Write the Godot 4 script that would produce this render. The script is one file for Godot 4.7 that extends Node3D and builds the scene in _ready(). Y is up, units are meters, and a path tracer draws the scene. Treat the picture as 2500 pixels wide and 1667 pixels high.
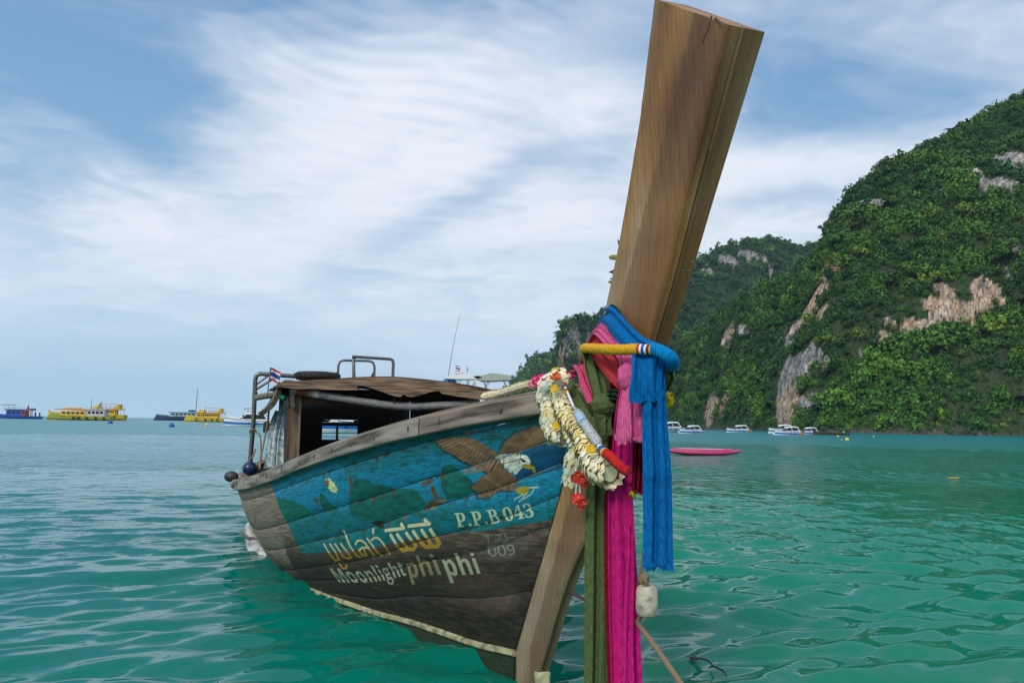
extends Node3D
# A wooden longtail boat moored off a beach; limestone hills, speedboats and tour boats behind it. Units are metres.

var taken := {}
var M := {}
var fn := FastNoiseLite.new()
var fn2 := FastNoiseLite.new()
var rng := RandomNumberGenerator.new()

# ---------------------------------------------------------------- naming
func numbered(called: String) -> String:
	var n: int = taken.get(called, 0)
	taken[called] = n + 1
	return called if n == 0 else "%s_%03d" % [called, n]

func tag(o: Node3D, label: String, category: String, group := "") -> Node3D:
	o.set_meta("label", label)
	o.set_meta("category", category)
	if group != "":
		o.set_meta("group", group)
	return o

func thing(called: String, label: String, category: String, at := Vector3.ZERO, turn := 0.0, group := "") -> Node3D:
	var o := Node3D.new()
	o.name = numbered(called)
	add_child(o)
	o.position = at
	o.rotation.y = turn
	tag(o, label, category, group)
	return o

func obj(called: String, mesh: Mesh, m: Material, parent: Node = null) -> MeshInstance3D:
	var o := MeshInstance3D.new()
	o.mesh = mesh
	o.material_override = m
	if parent == null:
		o.name = numbered(called)
		add_child(o)
	else:
		var n := 0
		var nm := called
		while parent.has_node(nm):
			n += 1
			nm = "%s_%03d" % [called, n]
		o.name = nm
		parent.add_child(o)
	return o

func sub(called: String, parent: Node) -> Node3D:
	var o := Node3D.new()
	var n := 0
	var nm := called
	while parent.has_node(nm):
		n += 1
		nm = "%s_%03d" % [called, n]
	o.name = nm
	parent.add_child(o)
	return o

# ---------------------------------------------------------------- materials
func lin(r: float, g: float, b: float) -> Color:
	return Color(r, g, b).linear_to_srgb()

func mat(c: Color, rough := 0.8, tex: Texture2D = null, sc := Vector3.ONE, tri := true) -> StandardMaterial3D:
	var m := StandardMaterial3D.new()
	m.albedo_color = c
	m.roughness = rough
	if tex != null:
		m.albedo_texture = tex
		m.uv1_scale = sc
		m.uv1_triplanar = tri
	return m

func relief(m: StandardMaterial3D, tex: Texture2D, cm: float) -> StandardMaterial3D:
	m.heightmap_enabled = true
	m.heightmap_texture = tex
	m.heightmap_scale = cm
	return m

func noise_tex(sd: int, size: int, freq: float, oct: int, cols: Array, offs: Array, kind := FastNoiseLite.TYPE_SIMPLEX_SMOOTH, fract := FastNoiseLite.FRACTAL_FBM) -> NoiseTexture2D:
	var n := FastNoiseLite.new()
	n.seed = sd
	n.noise_type = kind
	n.frequency = freq
	n.fractal_octaves = oct
	n.fractal_type = fract
	var t := NoiseTexture2D.new()
	t.width = size
	t.height = size
	t.seamless = true
	t.noise = n
	var g := Gradient.new()
	g.colors = PackedColorArray(cols)
	g.offsets = PackedFloat32Array(offs)
	t.color_ramp = g
	return t

# ---------------------------------------------------------------- mesh helpers
func begin() -> SurfaceTool:
	var st := SurfaceTool.new()
	st.begin(Mesh.PRIMITIVE_TRIANGLES)
	st.set_uv(Vector2.ZERO)
	return st

func done(st: SurfaceTool) -> ArrayMesh:
	st.generate_normals()
	st.index()
	return st.commit()

func tri(st: SurfaceTool, a: Vector3, b: Vector3, c: Vector3) -> void:
	st.add_vertex(a)
	st.add_vertex(b)
	st.add_vertex(c)

func quad(st: SurfaceTool, a: Vector3, b: Vector3, c: Vector3, d: Vector3) -> void:
	tri(st, a, b, c)
	tri(st, a, c, d)

# rings of equal size joined into a skin; closed rings run round, caps close both ends; rings run clockwise seen from the first end
func loft(st: SurfaceTool, rings: Array, closed := true, caps := true, smooth := true, uvs := Vector2(1, 1)) -> void:
	st.set_smooth_group(0 if smooth else -1)
	var n: int = rings[0].size()
	var vv := 0.0
	for i in rings.size() - 1:
		var a: PackedVector3Array = rings[i]
		var b: PackedVector3Array = rings[i + 1]
		var dv: float = a[0].distance_to(b[0]) * uvs.y
		for j in (n if closed else n - 1):
			var k := (j + 1) % n
			var u0 := float(j) / n * uvs.x
			var u1 := float(j + 1) / n * uvs.x
			st.set_uv(Vector2(u0, vv)); st.add_vertex(a[j])
			st.set_uv(Vector2(u1, vv)); st.add_vertex(a[k])
			st.set_uv(Vector2(u1, vv + dv)); st.add_vertex(b[k])
			st.set_uv(Vector2(u0, vv)); st.add_vertex(a[j])
			st.set_uv(Vector2(u1, vv + dv)); st.add_vertex(b[k])
			st.set_uv(Vector2(u0, vv + dv)); st.add_vertex(b[j])
		vv += dv
	if caps:
		st.set_smooth_group(-1)
		for e in 2:
			var r: PackedVector3Array = rings[0] if e == 0 else rings[-1]
			var c := Vector3.ZERO
			for p in r:
				c += p
			c /= n
			for j in n:
				var k := (j + 1) % n
				if e == 0:
					tri(st, c, r[k], r[j])
				else:
					tri(st, c, r[j], r[k])

func frame_at(path: Array, i: int, up: Vector3) -> Basis:
	var t: Vector3 = (path[mini(i + 1, path.size() - 1)] - path[maxi(i - 1, 0)]).normalized()
	var u := up
	if absf(t.dot(u)) > 0.97:
		u = Vector3(0, 0, 1) if absf(t.z) < 0.9 else Vector3(1, 0, 0)
	var x := u.cross(t).normalized()
	return Basis(x, t.cross(x).normalized(), t)

func smooth_path(pts: Array, per: int) -> Array:
	var out := []
	for i in pts.size() - 1:
		var p0: Vector3 = pts[maxi(i - 1, 0)]
		var p3: Vector3 = pts[mini(i + 2, pts.size() - 1)]
		for k in per:
			out.append((pts[i] as Vector3).cubic_interpolate(pts[i + 1], p0, p3, float(k) / per))
	out.append(pts[-1])
	return out

func ring(c: Vector3, b: Basis, rx: float, ry: float, sides: int) -> PackedVector3Array:
	var r := PackedVector3Array()
	for j in sides:
		var a := TAU * j / sides
		r.append(c + b.x * cos(a) * rx + b.y * sin(a) * ry)
	return r

func tube(st: SurfaceTool, path: Array, rad, sides := 8, caps := true) -> void:
	var rings := []
	var b := Basis()
	for i in path.size():
		var nb := frame_at(path, i, Vector3.UP if i == 0 else b.y)
		b = nb
		var r: float = rad[i] if rad is Array else rad
		rings.append(ring(path[i], b, r, r, sides))
	loft(st, rings, true, caps, true, Vector2(1, 1))

func tube_mesh(path: Array, rad, sides := 8) -> ArrayMesh:
	var st := begin()
	tube(st, path, rad, sides)
	return done(st)

# a box with chamfered edges
func box(st: SurfaceTool, xf: Transform3D, size: Vector3, ch := 0.004) -> void:
	var h := size / 2
	ch = minf(ch, minf(h.x, minf(h.y, h.z)) * 0.6)
	var rings := []
	for e in [[-h.z, ch], [-h.z + ch, 0.0], [h.z - ch, 0.0], [h.z, ch]]:
		var r := PackedVector3Array()
		var x: float = h.x - e[1]
		var y: float = h.y - e[1]
		for q in [[x, -y + ch], [x, y - ch], [x - ch, y], [-x + ch, y], [-x, y - ch], [-x, -y + ch], [-x + ch, -y], [x - ch, -y]]:
			r.append(xf * Vector3(q[0], q[1], e[0]))
		rings.append(r)
	loft(st, rings, true, true, false)

func box_mesh(size: Vector3, ch := 0.004, at := Vector3.ZERO) -> ArrayMesh:
	var st := begin()
	box(st, Transform3D(Basis(), at), size, ch)
	return done(st)

# a beam between two points
func beam(st: SurfaceTool, a: Vector3, b: Vector3, w: float, h: float, ch := 0.004, up := Vector3.UP) -> void:
	var bs := frame_at([a, b], 0, up)
	box(st, Transform3D(bs, (a + b) / 2), Vector3(w, h, a.distance_to(b)), ch)

func beam_mesh(a: Vector3, b: Vector3, w: float, h: float, ch := 0.004, up := Vector3.UP) -> ArrayMesh:
	var st := begin()
	beam(st, a, b, w, h, ch, up)
	return done(st)

# a flat outline given thickness along the normal of the frame
func slab(st: SurfaceTool, poly: PackedVector2Array, xf: Transform3D, depth: float) -> void:
	st.set_smooth_group(-1)
	var idx := Geometry2D.triangulate_polygon(poly)
	if not Geometry2D.is_polygon_clockwise(poly):
		pass
	var top := []
	var bot := []
	for p in poly:
		top.append(xf * Vector3(p.x, p.y, depth / 2))
		bot.append(xf * Vector3(p.x, p.y, -depth / 2))
	for i in range(0, idx.size(), 3):
		var a := poly[idx[i]]
		var b := poly[idx[i + 1]]
		var c := poly[idx[i + 2]]
		var o := [idx[i], idx[i + 1], idx[i + 2]]
		if (b - a).cross(c - a) > 0:
			o = [idx[i], idx[i + 2], idx[i + 1]]
		tri(st, top[o[0]], top[o[1]], top[o[2]])
		tri(st, bot[o[0]], bot[o[2]], bot[o[1]])
	var area := 0.0
	for i in poly.size():
		area += poly[i].cross(poly[(i + 1) % poly.size()])
	for i in poly.size():
		var k := (i + 1) % poly.size()
		if area < 0:
			quad(st, top[i], top[k], bot[k], bot[i])
		else:
			quad(st, top[k], top[i], bot[i], bot[k])

func slab_mesh(poly: Array, xf: Transform3D, depth: float) -> ArrayMesh:
	var st := begin()
	slab(st, PackedVector2Array(poly), xf, depth)
	return done(st)

func ball(st: SurfaceTool, c: Vector3, r: Vector3, sides := 14, bumps := 0.0) -> void:
	var rings := []
	var n := maxi(sides / 2, 4)
	for i in n + 1:
		var a := lerpf(0.02, PI - 0.02, float(i) / n)
		var g := PackedVector3Array()
		for j in sides:
			var p := TAU * j / sides
			var d := Vector3(cos(p) * sin(a), -cos(a), sin(p) * sin(a))
			g.append(c + d * r * (1.0 + bumps * fn.get_noise_3dv((d * r + c) * 60.0)))
		g.reverse()
		rings.append(g)
	loft(st, rings, true, false)

func ball_mesh(c: Vector3, r: Vector3, sides := 14, bumps := 0.0) -> ArrayMesh:
	var st := begin()
	ball(st, c, r, sides, bumps)
	return done(st)

func cr(a: Array, q: float) -> float:
	var n := a.size()
	q = clampf(q, 0.0, n - 1.000001)
	var i := int(q)
	var f := q - i
	var p1: float = a[i]
	var p2: float = a[i + 1]
	var p0: float = a[i - 1] if i > 0 else 2 * p1 - p2
	var p3: float = a[i + 2] if i < n - 2 else 2 * p2 - p1
	return cubic_interpolate(p1, p2, p0, p3, f)

# ---------------------------------------------------------------- sky
var patches := [
	# azimuth, elevation, width, height (degrees), tilt, how much more or less cloud
	[-33.8, 24.4, 13.0, 5.0, 0.0, -0.5], [33.0, 24.8, 9.0, 5.0, 0.0, -0.42], [-0.4, 29.4, 20.0, 2.6, 0.0, -0.25], [-33.0, 20.4, 10.0, 4.2, 0.1, -0.75], [-24.2, 21.6, 7.0, 2.4, 0.12, -0.62], [-18.5, 26.4, 9.0, 2.2, 0.1, -0.3], [-27.3, 19.1, 6.0, 2.0, 0.3, -0.3],
	[-33.4, 14.0, 5.0, 4.0, 0.1, -0.45], [-24.9, 16.8, 4.5, 1.6, 0.35, -0.42], [-31.1, 13.6, 5.0, 1.8, 0.1, -0.2], [-9.1, 13.2, 4.5, 1.5, -0.5, -0.36], [-3.2, 16.3, 4.0, 1.5, -0.55, -0.4],
	[1.3, 19.0, 3.6, 1.5, -0.5, -0.34], [-7.6, 11.2, 8.0, 1.6, -0.15, -0.2], [21.8, 23.5, 6.0, 3.4, 0.15, -0.8], [23.9, 20.4, 7.5, 2.2, 0.1, -0.5], [17.7, 22.1, 4.5, 2.6, 0.0, -0.5],
	[7.4, 19.8, 4.0, 2.0, -0.2, -0.42], [30.0, 21.0, 4.0, 3.0, 0.1, -0.35], [13.4, 25.9, 6.0, 2.0, 0.0, -0.25], [18.9, 15.9, 4.5, 0.9, 0.05, -0.3], [-21.3, 4.2, 24.0, 3.6, 0.0, -0.36],
	[-28.5, 1.0, 26.0, 2.2, 0.0, -0.26], [-12.1, 20.0, 10.0, 5.0, 0.2, 0.42], [-26.9, 12.7, 9.0, 2.0, 0.12, 0.3], [-29.1, 17.8, 6.0, 0.9, 0.3, 0.2], [-6.5, 25.3, 6.0, 3.5, 0.0, 0.2], [17.6, 17.6, 9.0, 1.4, -0.1, 0.3],
	[30.6, 24.2, 5.0, 2.2, 0.0, 0.2], [-0.1, 14.1, 7.0, 1.3, -0.3, 0.16], [4.3, 21.5, 3.0, 1.2, -0.4, 0.2], [-5.9, 3.9, 14.0, 2.6, 0.0, 0.1]]

func sky_color(az: float, el: float) -> Color:
	var d := maxf(sin(deg_to_rad(el)), 0.0) + 0.09
	var r := cos(deg_to_rad(el)) / d
	var px := sin(deg_to_rad(az)) * r
	var pz := cos(deg_to_rad(az)) * r
	var c := 0.84
	for p in patches:
		var dx: float = wrapf(az - p[0], -180, 180)
		if absf(dx) > p[2] * 3.0:
			continue
		var dy: float = el - p[1] + dx * p[4]
		var e: float = (dx * dx) / (p[2] * p[2]) + (dy * dy) / (p[3] * p[3])
		if e < 9.0:
			c += p[5] * 0.74 * exp(-e)
	var wx := fn.get_noise_2d(px * 40.0, pz * 40.0)
	var n1 := fn.get_noise_2d(px * 30.0 + wx * 18.0, pz * 32.0 + 100.0 + wx * 18.0)
	var n2 := fn2.get_noise_2d(px * 85.0 + n1 * 40.0, pz * 100.0 - n1 * 40.0)
	var n3 := fn2.get_noise_2d(px * 230.0 + n2 * 60.0, pz * 420.0 + n1 * 90.0)
	var calm := smoothstep(1.0, 15.0, el) * 0.75 + 0.25
	c += (n1 * 0.20 + n2 * 0.20 + n3 * 0.13) * calm - 0.36 * smoothstep(20.0, 31.0, el) * smoothstep(80.0, 40.0, absf(az))
	# ripples of thin high cloud
	var rip := exp(-pow((az + 10.0) / 9.0, 2) - pow((el - 22.0) / 5.5, 2))
	if rip > 0.02:
		c += rip * 0.17 * sin((el + az * 0.16 + sin(az * 0.35) * 0.5 + wx * 1.2) * 5.2) * (0.6 + n1)
	c = clampf(c, 0.0, 1.08)
	var t := clampf(el / 32.0, 0.0, 1.0)
	var blue := Color(0.35, 0.56, 0.73).lerp(Color(0.11, 0.235, 0.445), pow(t, 0.75))
	var low := Color(0.48, 0.65, 0.77).lerp(Color(0.57, 0.635, 0.73), clampf(el / 14.0, 0.0, 1.0))
	var white := low.lerp(Color(0.71, 0.745, 0.81), clampf((c - 0.6) * 1.6, 0.0, 1.0))
	# an overcast sky is brighter overhead
	white *= 1.0 + 0.35 * clampf((el - 28.0) / 60.0, 0.0, 1.0)
	var out := blue.lerp(white, smoothstep(0.0, 1.0, c))
	var shade := clampf(fn2.get_noise_2d(px * 30.0 + 50.0, pz * 70.0 + n2 * 10.0), 0.0, 1.0) * 0.45 * clampf(c, 0, 1)
	return out.lerp(Color(0.42, 0.56, 0.72), shade)

func make_sky() -> ImageTexture:
	var w := 3072
	var h := 1536
	var cw := 512
	var ch := 128
	var lo := Image.create(cw, ch * 2, false, Image.FORMAT_RGBF)
	lo.fill(Color(0.22, 0.36, 0.40))
	for y in ch + 2:
		for x in cw:
			lo.set_pixel(x, y, sky_color(wrapf((x + 0.5) / cw * 360.0, -180.0, 180.0), 90.0 - (y + 0.5) / ch * 90.0))
	lo.resize(w, h, Image.INTERPOLATE_CUBIC)
	# straight ahead is the left border of the picture; the part round it is worked out finely
	var x0 := int(-36.0 / 360.0 * w)
	var x1 := int(36.0 / 360.0 * w)
	for y in range(int((90.0 - 33.0) / 180.0 * h), h / 2 + 2):
		for x in range(x0, x1):
			lo.set_pixel(posmod(x, w), y, sky_color((x + 0.5) / w * 360.0, 90.0 - (y + 0.5) / h * 180.0))
	return ImageTexture.create_from_image(lo)

# ---------------------------------------------------------------- water
var waves := []

func make_waves() -> void:
	rng.seed = 77
	var lens := [13.0, 9.0, 6.0, 2.4, 1.7, 1.25, 0.95, 0.78, 0.66, 0.57, 0.5, 0.44, 0.38, 0.33, 0.29, 0.25, 0.215, 0.18]
	for i in lens.size():
		var l: float = lens[i]
		var a := deg_to_rad(12.0 + rng.randf_range(-38, 38))
		var k := TAU / l
		waves.append([sin(a) * k, cos(a) * k, 0.0088 * pow(l, 0.95) * (0.36 if l > 4.0 else 0.7 if l > 0.9 else (1.8 if l > 0.34 else 2.2)), rng.randf() * TAU, l])

func water(x: float, z: float, gap: float) -> Vector3:
	# height and slopes of the sea at a point, leaving out waves finer than the mesh there
	var h := 0.0
	var sx := 0.0
	var sz := 0.0
	var wob := fn.get_noise_2d(x * 9.0, z * 9.0) * 1.7
	var wobb := fn.get_noise_2d(x * 30.0 + 70.0, z * 30.0) * 1.1
	var gust := 0.75 + 0.9 * fn2.get_noise_2d(x * 1.2, z * 1.2) + 0.45 * clampf(x * 0.25, -0.5, 1.0)
	for w in waves:
		var f := clampf((w[4] / gap - 2.2) / 2.5, 0.0, 1.0)
		if f <= 0.0:
			continue
		var p: float = w[0] * x + w[1] * z + w[3] + wob * minf(1.0 + w[4], 2.6) * 0.8 + wobb / w[4] * 0.35
		var am: float = w[2] * f * (gust if w[4] < 1.2 else 1.0)
		if w[4] > 4.0:
			am *= smoothstep(8.0, 30.0, sqrt(x * x + z * z))
		var s := sin(p)
		h += am * s
		var c := am * cos(p)
		sx += c * w[0]
		sz += c * w[1]
	return Vector3(h, sx, sz)

func make_water() -> ArrayMesh:
	var rad := PackedFloat32Array()
	var r := 0.7
	while r < 5000.0:
		rad.append(r)
		r += clampf(r * r * 0.00075, 0.013, r * (0.03 if r < 300.0 else 0.08))
	var ang := PackedFloat32Array()
	var a := -180.0
	while a < 179.99:
		ang.append(a)
		a += 0.095 if a > -46.5 and a < 46.0 else (4.0 if a < -50.0 or a > 46.0 else 0.5)
	ang.append(180.0)
	var nv := ang.size()
	var vs := PackedVector3Array()
	var ns := PackedVector3Array()
	var cs := PackedColorArray()
	var uv := PackedVector2Array()
	for i in rad.size():
		var rr := rad[i]
		var gap := maxf((rad[mini(i + 1, rad.size() - 1)] - rr), rr * 0.0016)
		for j in nv:
			var t := deg_to_rad(ang[j])
			var x := rr * sin(t)
			var z := -rr * cos(t)
			var w := Vector3.ZERO
			if rr < 300.0 and absf(ang[j]) <= 46.0:
				w = water(x, z, gap)
			vs.append(Vector3(x, w.x, z))
			ns.append(Vector3(-w.y, 1.0, -w.z).normalized())
			uv.append(Vector2(x / 15.0, z / 9.0))
			# the body of the water: clear green over pale sand close in, bluer where it deepens
			var deep := clampf((rr - 10.0) / 60.0 - x / 60.0, 0.0, 1.0)
			var sand := clampf(1.0 - (rr - 2.5) / 5.0, 0.0, 1.0) * clampf(x + 0.2, 0.0, 1.0) * (0.6 + 0.8 * fn.get_noise_2d(x * 25.0, z * 25.0))
			var left := clampf(0.25 - x * 0.18 - rr * 0.002, 0.0, 1.0) if rr < 100.0 else 0.5
			var c := Color(0.0, 0.178, 0.112).lerp(Color(0.0, 0.138, 0.124), left).lerp(Color(0.0, 0.19, 0.205), deep)
			cs.append(c.lerp(Color(0.04, 0.15, 0.07), clampf(sand, 0, 1) * 0.6))
	var ixs := [PackedInt32Array(), PackedInt32Array(), PackedInt32Array(), PackedInt32Array()]
	for i in rad.size() - 1:
		for j in nv - 1:
			var p := i * nv + j
			# close by the small ripples are all in the shape; farther off the material takes them over
			var far := rad[i] * (1.0 + 0.10 * fn.get_noise_2d(vs[p].x * 20.0, vs[p].z * 20.0))
			ixs[0 if far < 9.0 else (1 if far < 22.0 else (2 if far < 65.0 else 3))].append_array([p, p + nv, p + 1, p + 1, p + nv, p + nv + 1])
	var arr := []
	arr.resize(Mesh.ARRAY_MAX)
	arr[Mesh.ARRAY_VERTEX] = vs
	arr[Mesh.ARRAY_NORMAL] = ns
	arr[Mesh.ARRAY_COLOR] = cs
	arr[Mesh.ARRAY_TEX_UV] = uv
	var am := ArrayMesh.new()
	for k in 4:
		arr[Mesh.ARRAY_INDEX] = ixs[k]
		am.add_surface_from_arrays(Mesh.PRIMITIVE_TRIANGLES, arr)
		am.surface_set_material(k, [M.water_near, M.water_mid, M.water, M.water_far][k])
	return am

# ---------------------------------------------------------------- hills
func col(rows: Array, k: int) -> Array:
	var o := []
	for r in rows:
		o.append(r[k])
	return o

func rock_at(p: Vector3, rocks: Array) -> Vector2:
	# how deep inside a bare patch of cliff a point is (0..1), and which colour of rock
	var best := Vector2(0, 0)
	var wob := fn.get_noise_3d(p.x * 1.6, p.y * 0.8, p.z * 1.6) * 0.45 + fn2.get_noise_3d(p.x * 6.0, p.y * 3.0, p.z * 6.0) * 0.55
	for r in rocks:
		var dx: float = (p.x - r[0]) / (r[3] * 1.2)
		var dz: float = (p.z - r[2]) / maxf(r[3] * 1.8, 13.0)
		if absf(dx) > 2.0 or absf(dz) > 2.0:
			continue
		var dy: float = (p.y - r[1]) / (r[4] * 1.3)
		var e := 1.0 - sqrt(dx * dx + dy * dy + dz * dz) + wob
		if e > best.x:
			best = Vector2(e, r[5])
	return best

func hill(called: String, rows: Array, rocks: Array, per: int, nt: int, rough: float, space: float, crown: float, tone: Color, seed_: int, label: String) -> void:
	var k := [col(rows, 0), col(rows, 1), col(rows, 2), col(rows, 3), col(rows, 4)]
	var nu := (rows.size() - 1) * per
	var nb := 5
	var vs := PackedVector3Array()
	var rk := PackedFloat32Array()
	var cs := PackedColorArray()
	for i in nu + 1:
		var u := float(i) / per
		var p := Vector3(cr(k[0], u), -1.0, cr(k[1], u))
		var q := Vector3(cr(k[2], u), cr(k[3], u), cr(k[4], u))
		var outw := Vector3(p.x - q.x, 0, p.z - q.z).normalized()
		for j in nt + 1 + nb:
			var t := minf(float(j) / nt, 1.0)
			var v := p.lerp(q, t)
			v.y = p.y + (q.y - p.y) * (1.0 - pow(1.0 - t, 1.35))
			if j > nt:
				v -= outw * (j - nt) * space * 5.0
				v.y *= 1.0 - 0.04 * pow(j - nt, 1.7)
			var rc := rock_at(v, rocks) if j <= nt and rocks.size() else Vector2.ZERO
			var n := fn.get_noise_3d(v.x * 0.9, v.y * 0.9, v.z * 0.9) + 0.5 * fn2.get_noise_3d(v.x * 1.4, v.y * 1.4, v.z * 1.4)
			var edge := clampf(t * 6.0, 0, 1) * (1.0 if j <= nt else 0.6)
			v += outw * n * rough * edge
			v.y += n * rough * 0.35 * edge * (0.3 if j > nt - 3 else 1.0)
			var bare := clampf(rc.x * 6.0, 0.0, 1.0)
			var crack := 0.0
			if bare > 0.0:
				var cr1 := absf(fn2.get_noise_3d(v.x * 7.0, v.y * 1.8, v.z * 7.0))
				var cr2 := absf(fn.get_noise_3d(v.x * 17.0, v.y * 8.0, v.z * 17.0))
				v += outw * bare * (rough * 0.25 + cr1 * space * 1.1 + cr2 * space * 0.5)
				crack = clampf(1.0 - minf(cr1 * 7.0, cr2 * 9.0), 0.0, 1.0)
			vs.append(v)
			rk.append(bare)
			# limestone: grey with pale runs and rusty stains
			var s1 := fn2.get_noise_3d(v.x * 7.0, v.y * 1.3, v.z * 7.0)
			var s2 := fn.get_noise_3d(v.x * 13.0 + 60.0, v.y * 4.0, v.z * 13.0)
			var base := Color(0.34, 0.345, 0.345)
			if rc.y == 1.0:
				base = Color(0.58, 0.42, 0.29)
			elif rc.y == 2.0:
				base = Color(0.44, 0.24, 0.125)
			base = base.lerp(Color(0.78, 0.68, 0.56), clampf(s1 * 2.6, 0, 1) * 0.8).lerp(Color(0.44, 0.22, 0.12), clampf(s2 * 2.0 - 0.15, 0, 1) * (0.55 if rc.y > 0.0 else 0.12)).lerp(Color(0.075, 0.08, 0.085), clampf(-s2 * 2.4 - 0.1, 0, 1) * 0.8).lerp(Color(0.05, 0.045, 0.04), crack * 0.75)
			var soil := Color(0.032, 0.066, 0.018)
			if v.y < 1.3:
				bare = maxf(bare, 0.7)
				base = base.lerp(Color(0.05, 0.042, 0.032), 0.85)
			cs.append(soil.lerp(base, clampf(bare * 1.4, 0, 1)))
	var nj := nt + 1 + nb
	var st := PackedInt32Array()
	for i in nu:
		for j in nj - 1:
			var a := i * nj + j
			st.append_array([a, a + 1, a + nj, a + 1, a + nj + 1, a + nj])
	var ns := PackedVector3Array()
	ns.resize(vs.size())
	for i in range(0, st.size(), 3):
		var nn := (vs[st[i + 2]] - vs[st[i]]).cross(vs[st[i + 1]] - vs[st[i]])
		for e in 3:
			ns[st[i + e]] += nn
	for i in ns.size():
		ns[i] = ns[i].normalized()
	var arr := []
	arr.resize(Mesh.ARRAY_MAX)
	arr[Mesh.ARRAY_VERTEX] = vs
	arr[Mesh.ARRAY_NORMAL] = ns
	arr[Mesh.ARRAY_COLOR] = cs
	arr[Mesh.ARRAY_INDEX] = st
	var am := ArrayMesh.new()
	am.add_surface_from_arrays(Mesh.PRIMITIVE_TRIANGLES, arr)
	var o := obj(called, am, M.rock)
	o.set_meta("kind", "structure")
	# the wood that covers it, one mass of crowns
	rng.seed = seed_
	var at := []
	var tints := []
	var wood := []
	for c in KINDS:
		at.append([])
		tints.append([])
	for i in range(0, nu):
		for j in range(0, nj - 1):
			var a := i * nj + j
			var e1 := vs[a + nj] - vs[a]
			var e2 := vs[a + 1] - vs[a]
			var area := e1.cross(e2).length()
			var want := area / (space * space)
			var m := int(want) + (1 if rng.randf() < want - int(want) else 0)
			for c in m:
				var f := rng.randf()
				var g := rng.randf()
				var v := vs[a] + e1 * f + e2 * g
				if v.y < 1.0 or rk[a] > 0.3 + rng.randf() * 0.5:
					continue
				var big := 1.3 * fn2.get_noise_3d(v.x * 1.0 + 300.0, v.y * 1.3, v.z * 1.0)
				var s := crown * (0.36 + 1.05 * pow(rng.randf(), 2.0)) * (1.0 + 0.4 * big) * (0.5 if rk[a] > 0.02 else 1.0)
				if v.y < 6.0:
					s *= 0.8
				var b := Basis(Vector3.UP, rng.randf() * TAU).scaled(Vector3(s, s * rng.randf_range(0.75, 1.15), s))
				var kind := (rng.randi() % 5 if rng.randf() < 0.72 else 5 + rng.randi() % (KINDS - 5))
				at[kind].append(Transform3D(b, v + Vector3(0, s * 0.18, 0)))
				var light := clampf(0.5 + big * 1.3 + rng.randf_range(-0.5, 0.5), 0, 1)
				var tc := Color(0.60, 0.80, 0.74).lerp(Color(1.22, 1.32, 0.80), light * light)
				if rng.randf() < 0.05:
					tc = Color(2.2, 1.7, 0.9)
				var lowg := clampf(1.0 - v.y / 45.0, 0.0, 1.0) * clampf((v.x - 95.0) / 40.0, 0.0, 1.0)
				tc = tc * (1.0 + 0.55 * lowg)
				tints[kind].append(Color(tc.r * tone.r, tc.g * tone.g, tc.b * tone.b))
	# undergrowth between the trees
	for c in [0, 1, 3]:
		for i in range(0, at[c].size()):
			var x0: Transform3D = at[c][i]
			for e in 3:
				var off := Vector3(rng.randf_range(-1, 1), 0, rng.randf_range(-1, 1)) * space * 1.6
				var k0 := 0.34 + 0.2 * rng.randf()
				var pt := x0.origin + off
				pt.y += off.dot(Vector3(x0.origin.x, 0, x0.origin.z).normalized()) * 0.8 - 0.4
				if pt.y < 0.7:
					continue
				at[4].append(Transform3D(x0.basis.scaled(Vector3.ONE * k0), pt))
				tints[4].append(tints[c][i] * rng.randf_range(0.75, 1.1))
	var total := 0
	for c in KINDS:
		var mm := MultiMesh.new()
		mm.transform_format = MultiMesh.TRANSFORM_3D
		mm.use_colors = true
		mm.mesh = crowns[c]
		mm.instance_count = at[c].size()
		total += at[c].size()
		for i in at[c].size():
			mm.set_instance_transform(i, at[c][i])
			mm.set_instance_color(i, tints[c][i])
		var mi := MultiMeshInstance3D.new()
		mi.multimesh = mm
		mi.material_override = M.leaf
		wood.append(mi)
	var forest := Node3D.new()
	forest.name = numbered("hillside_forest")
	add_child(forest)
	forest.set_meta("kind", "stuff")
	forest.set_meta("label", label)
	forest.set_meta("category", "forest")
	for mi in wood:
		mi.name = "canopy" if not forest.has_node("canopy") else "canopy_%03d" % forest.get_child_count()
		mi.set_meta("kind", "stuff")
		forest.add_child(mi)
	print(called, " crowns ", total)

var crowns := []
const KINDS := 10

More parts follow.
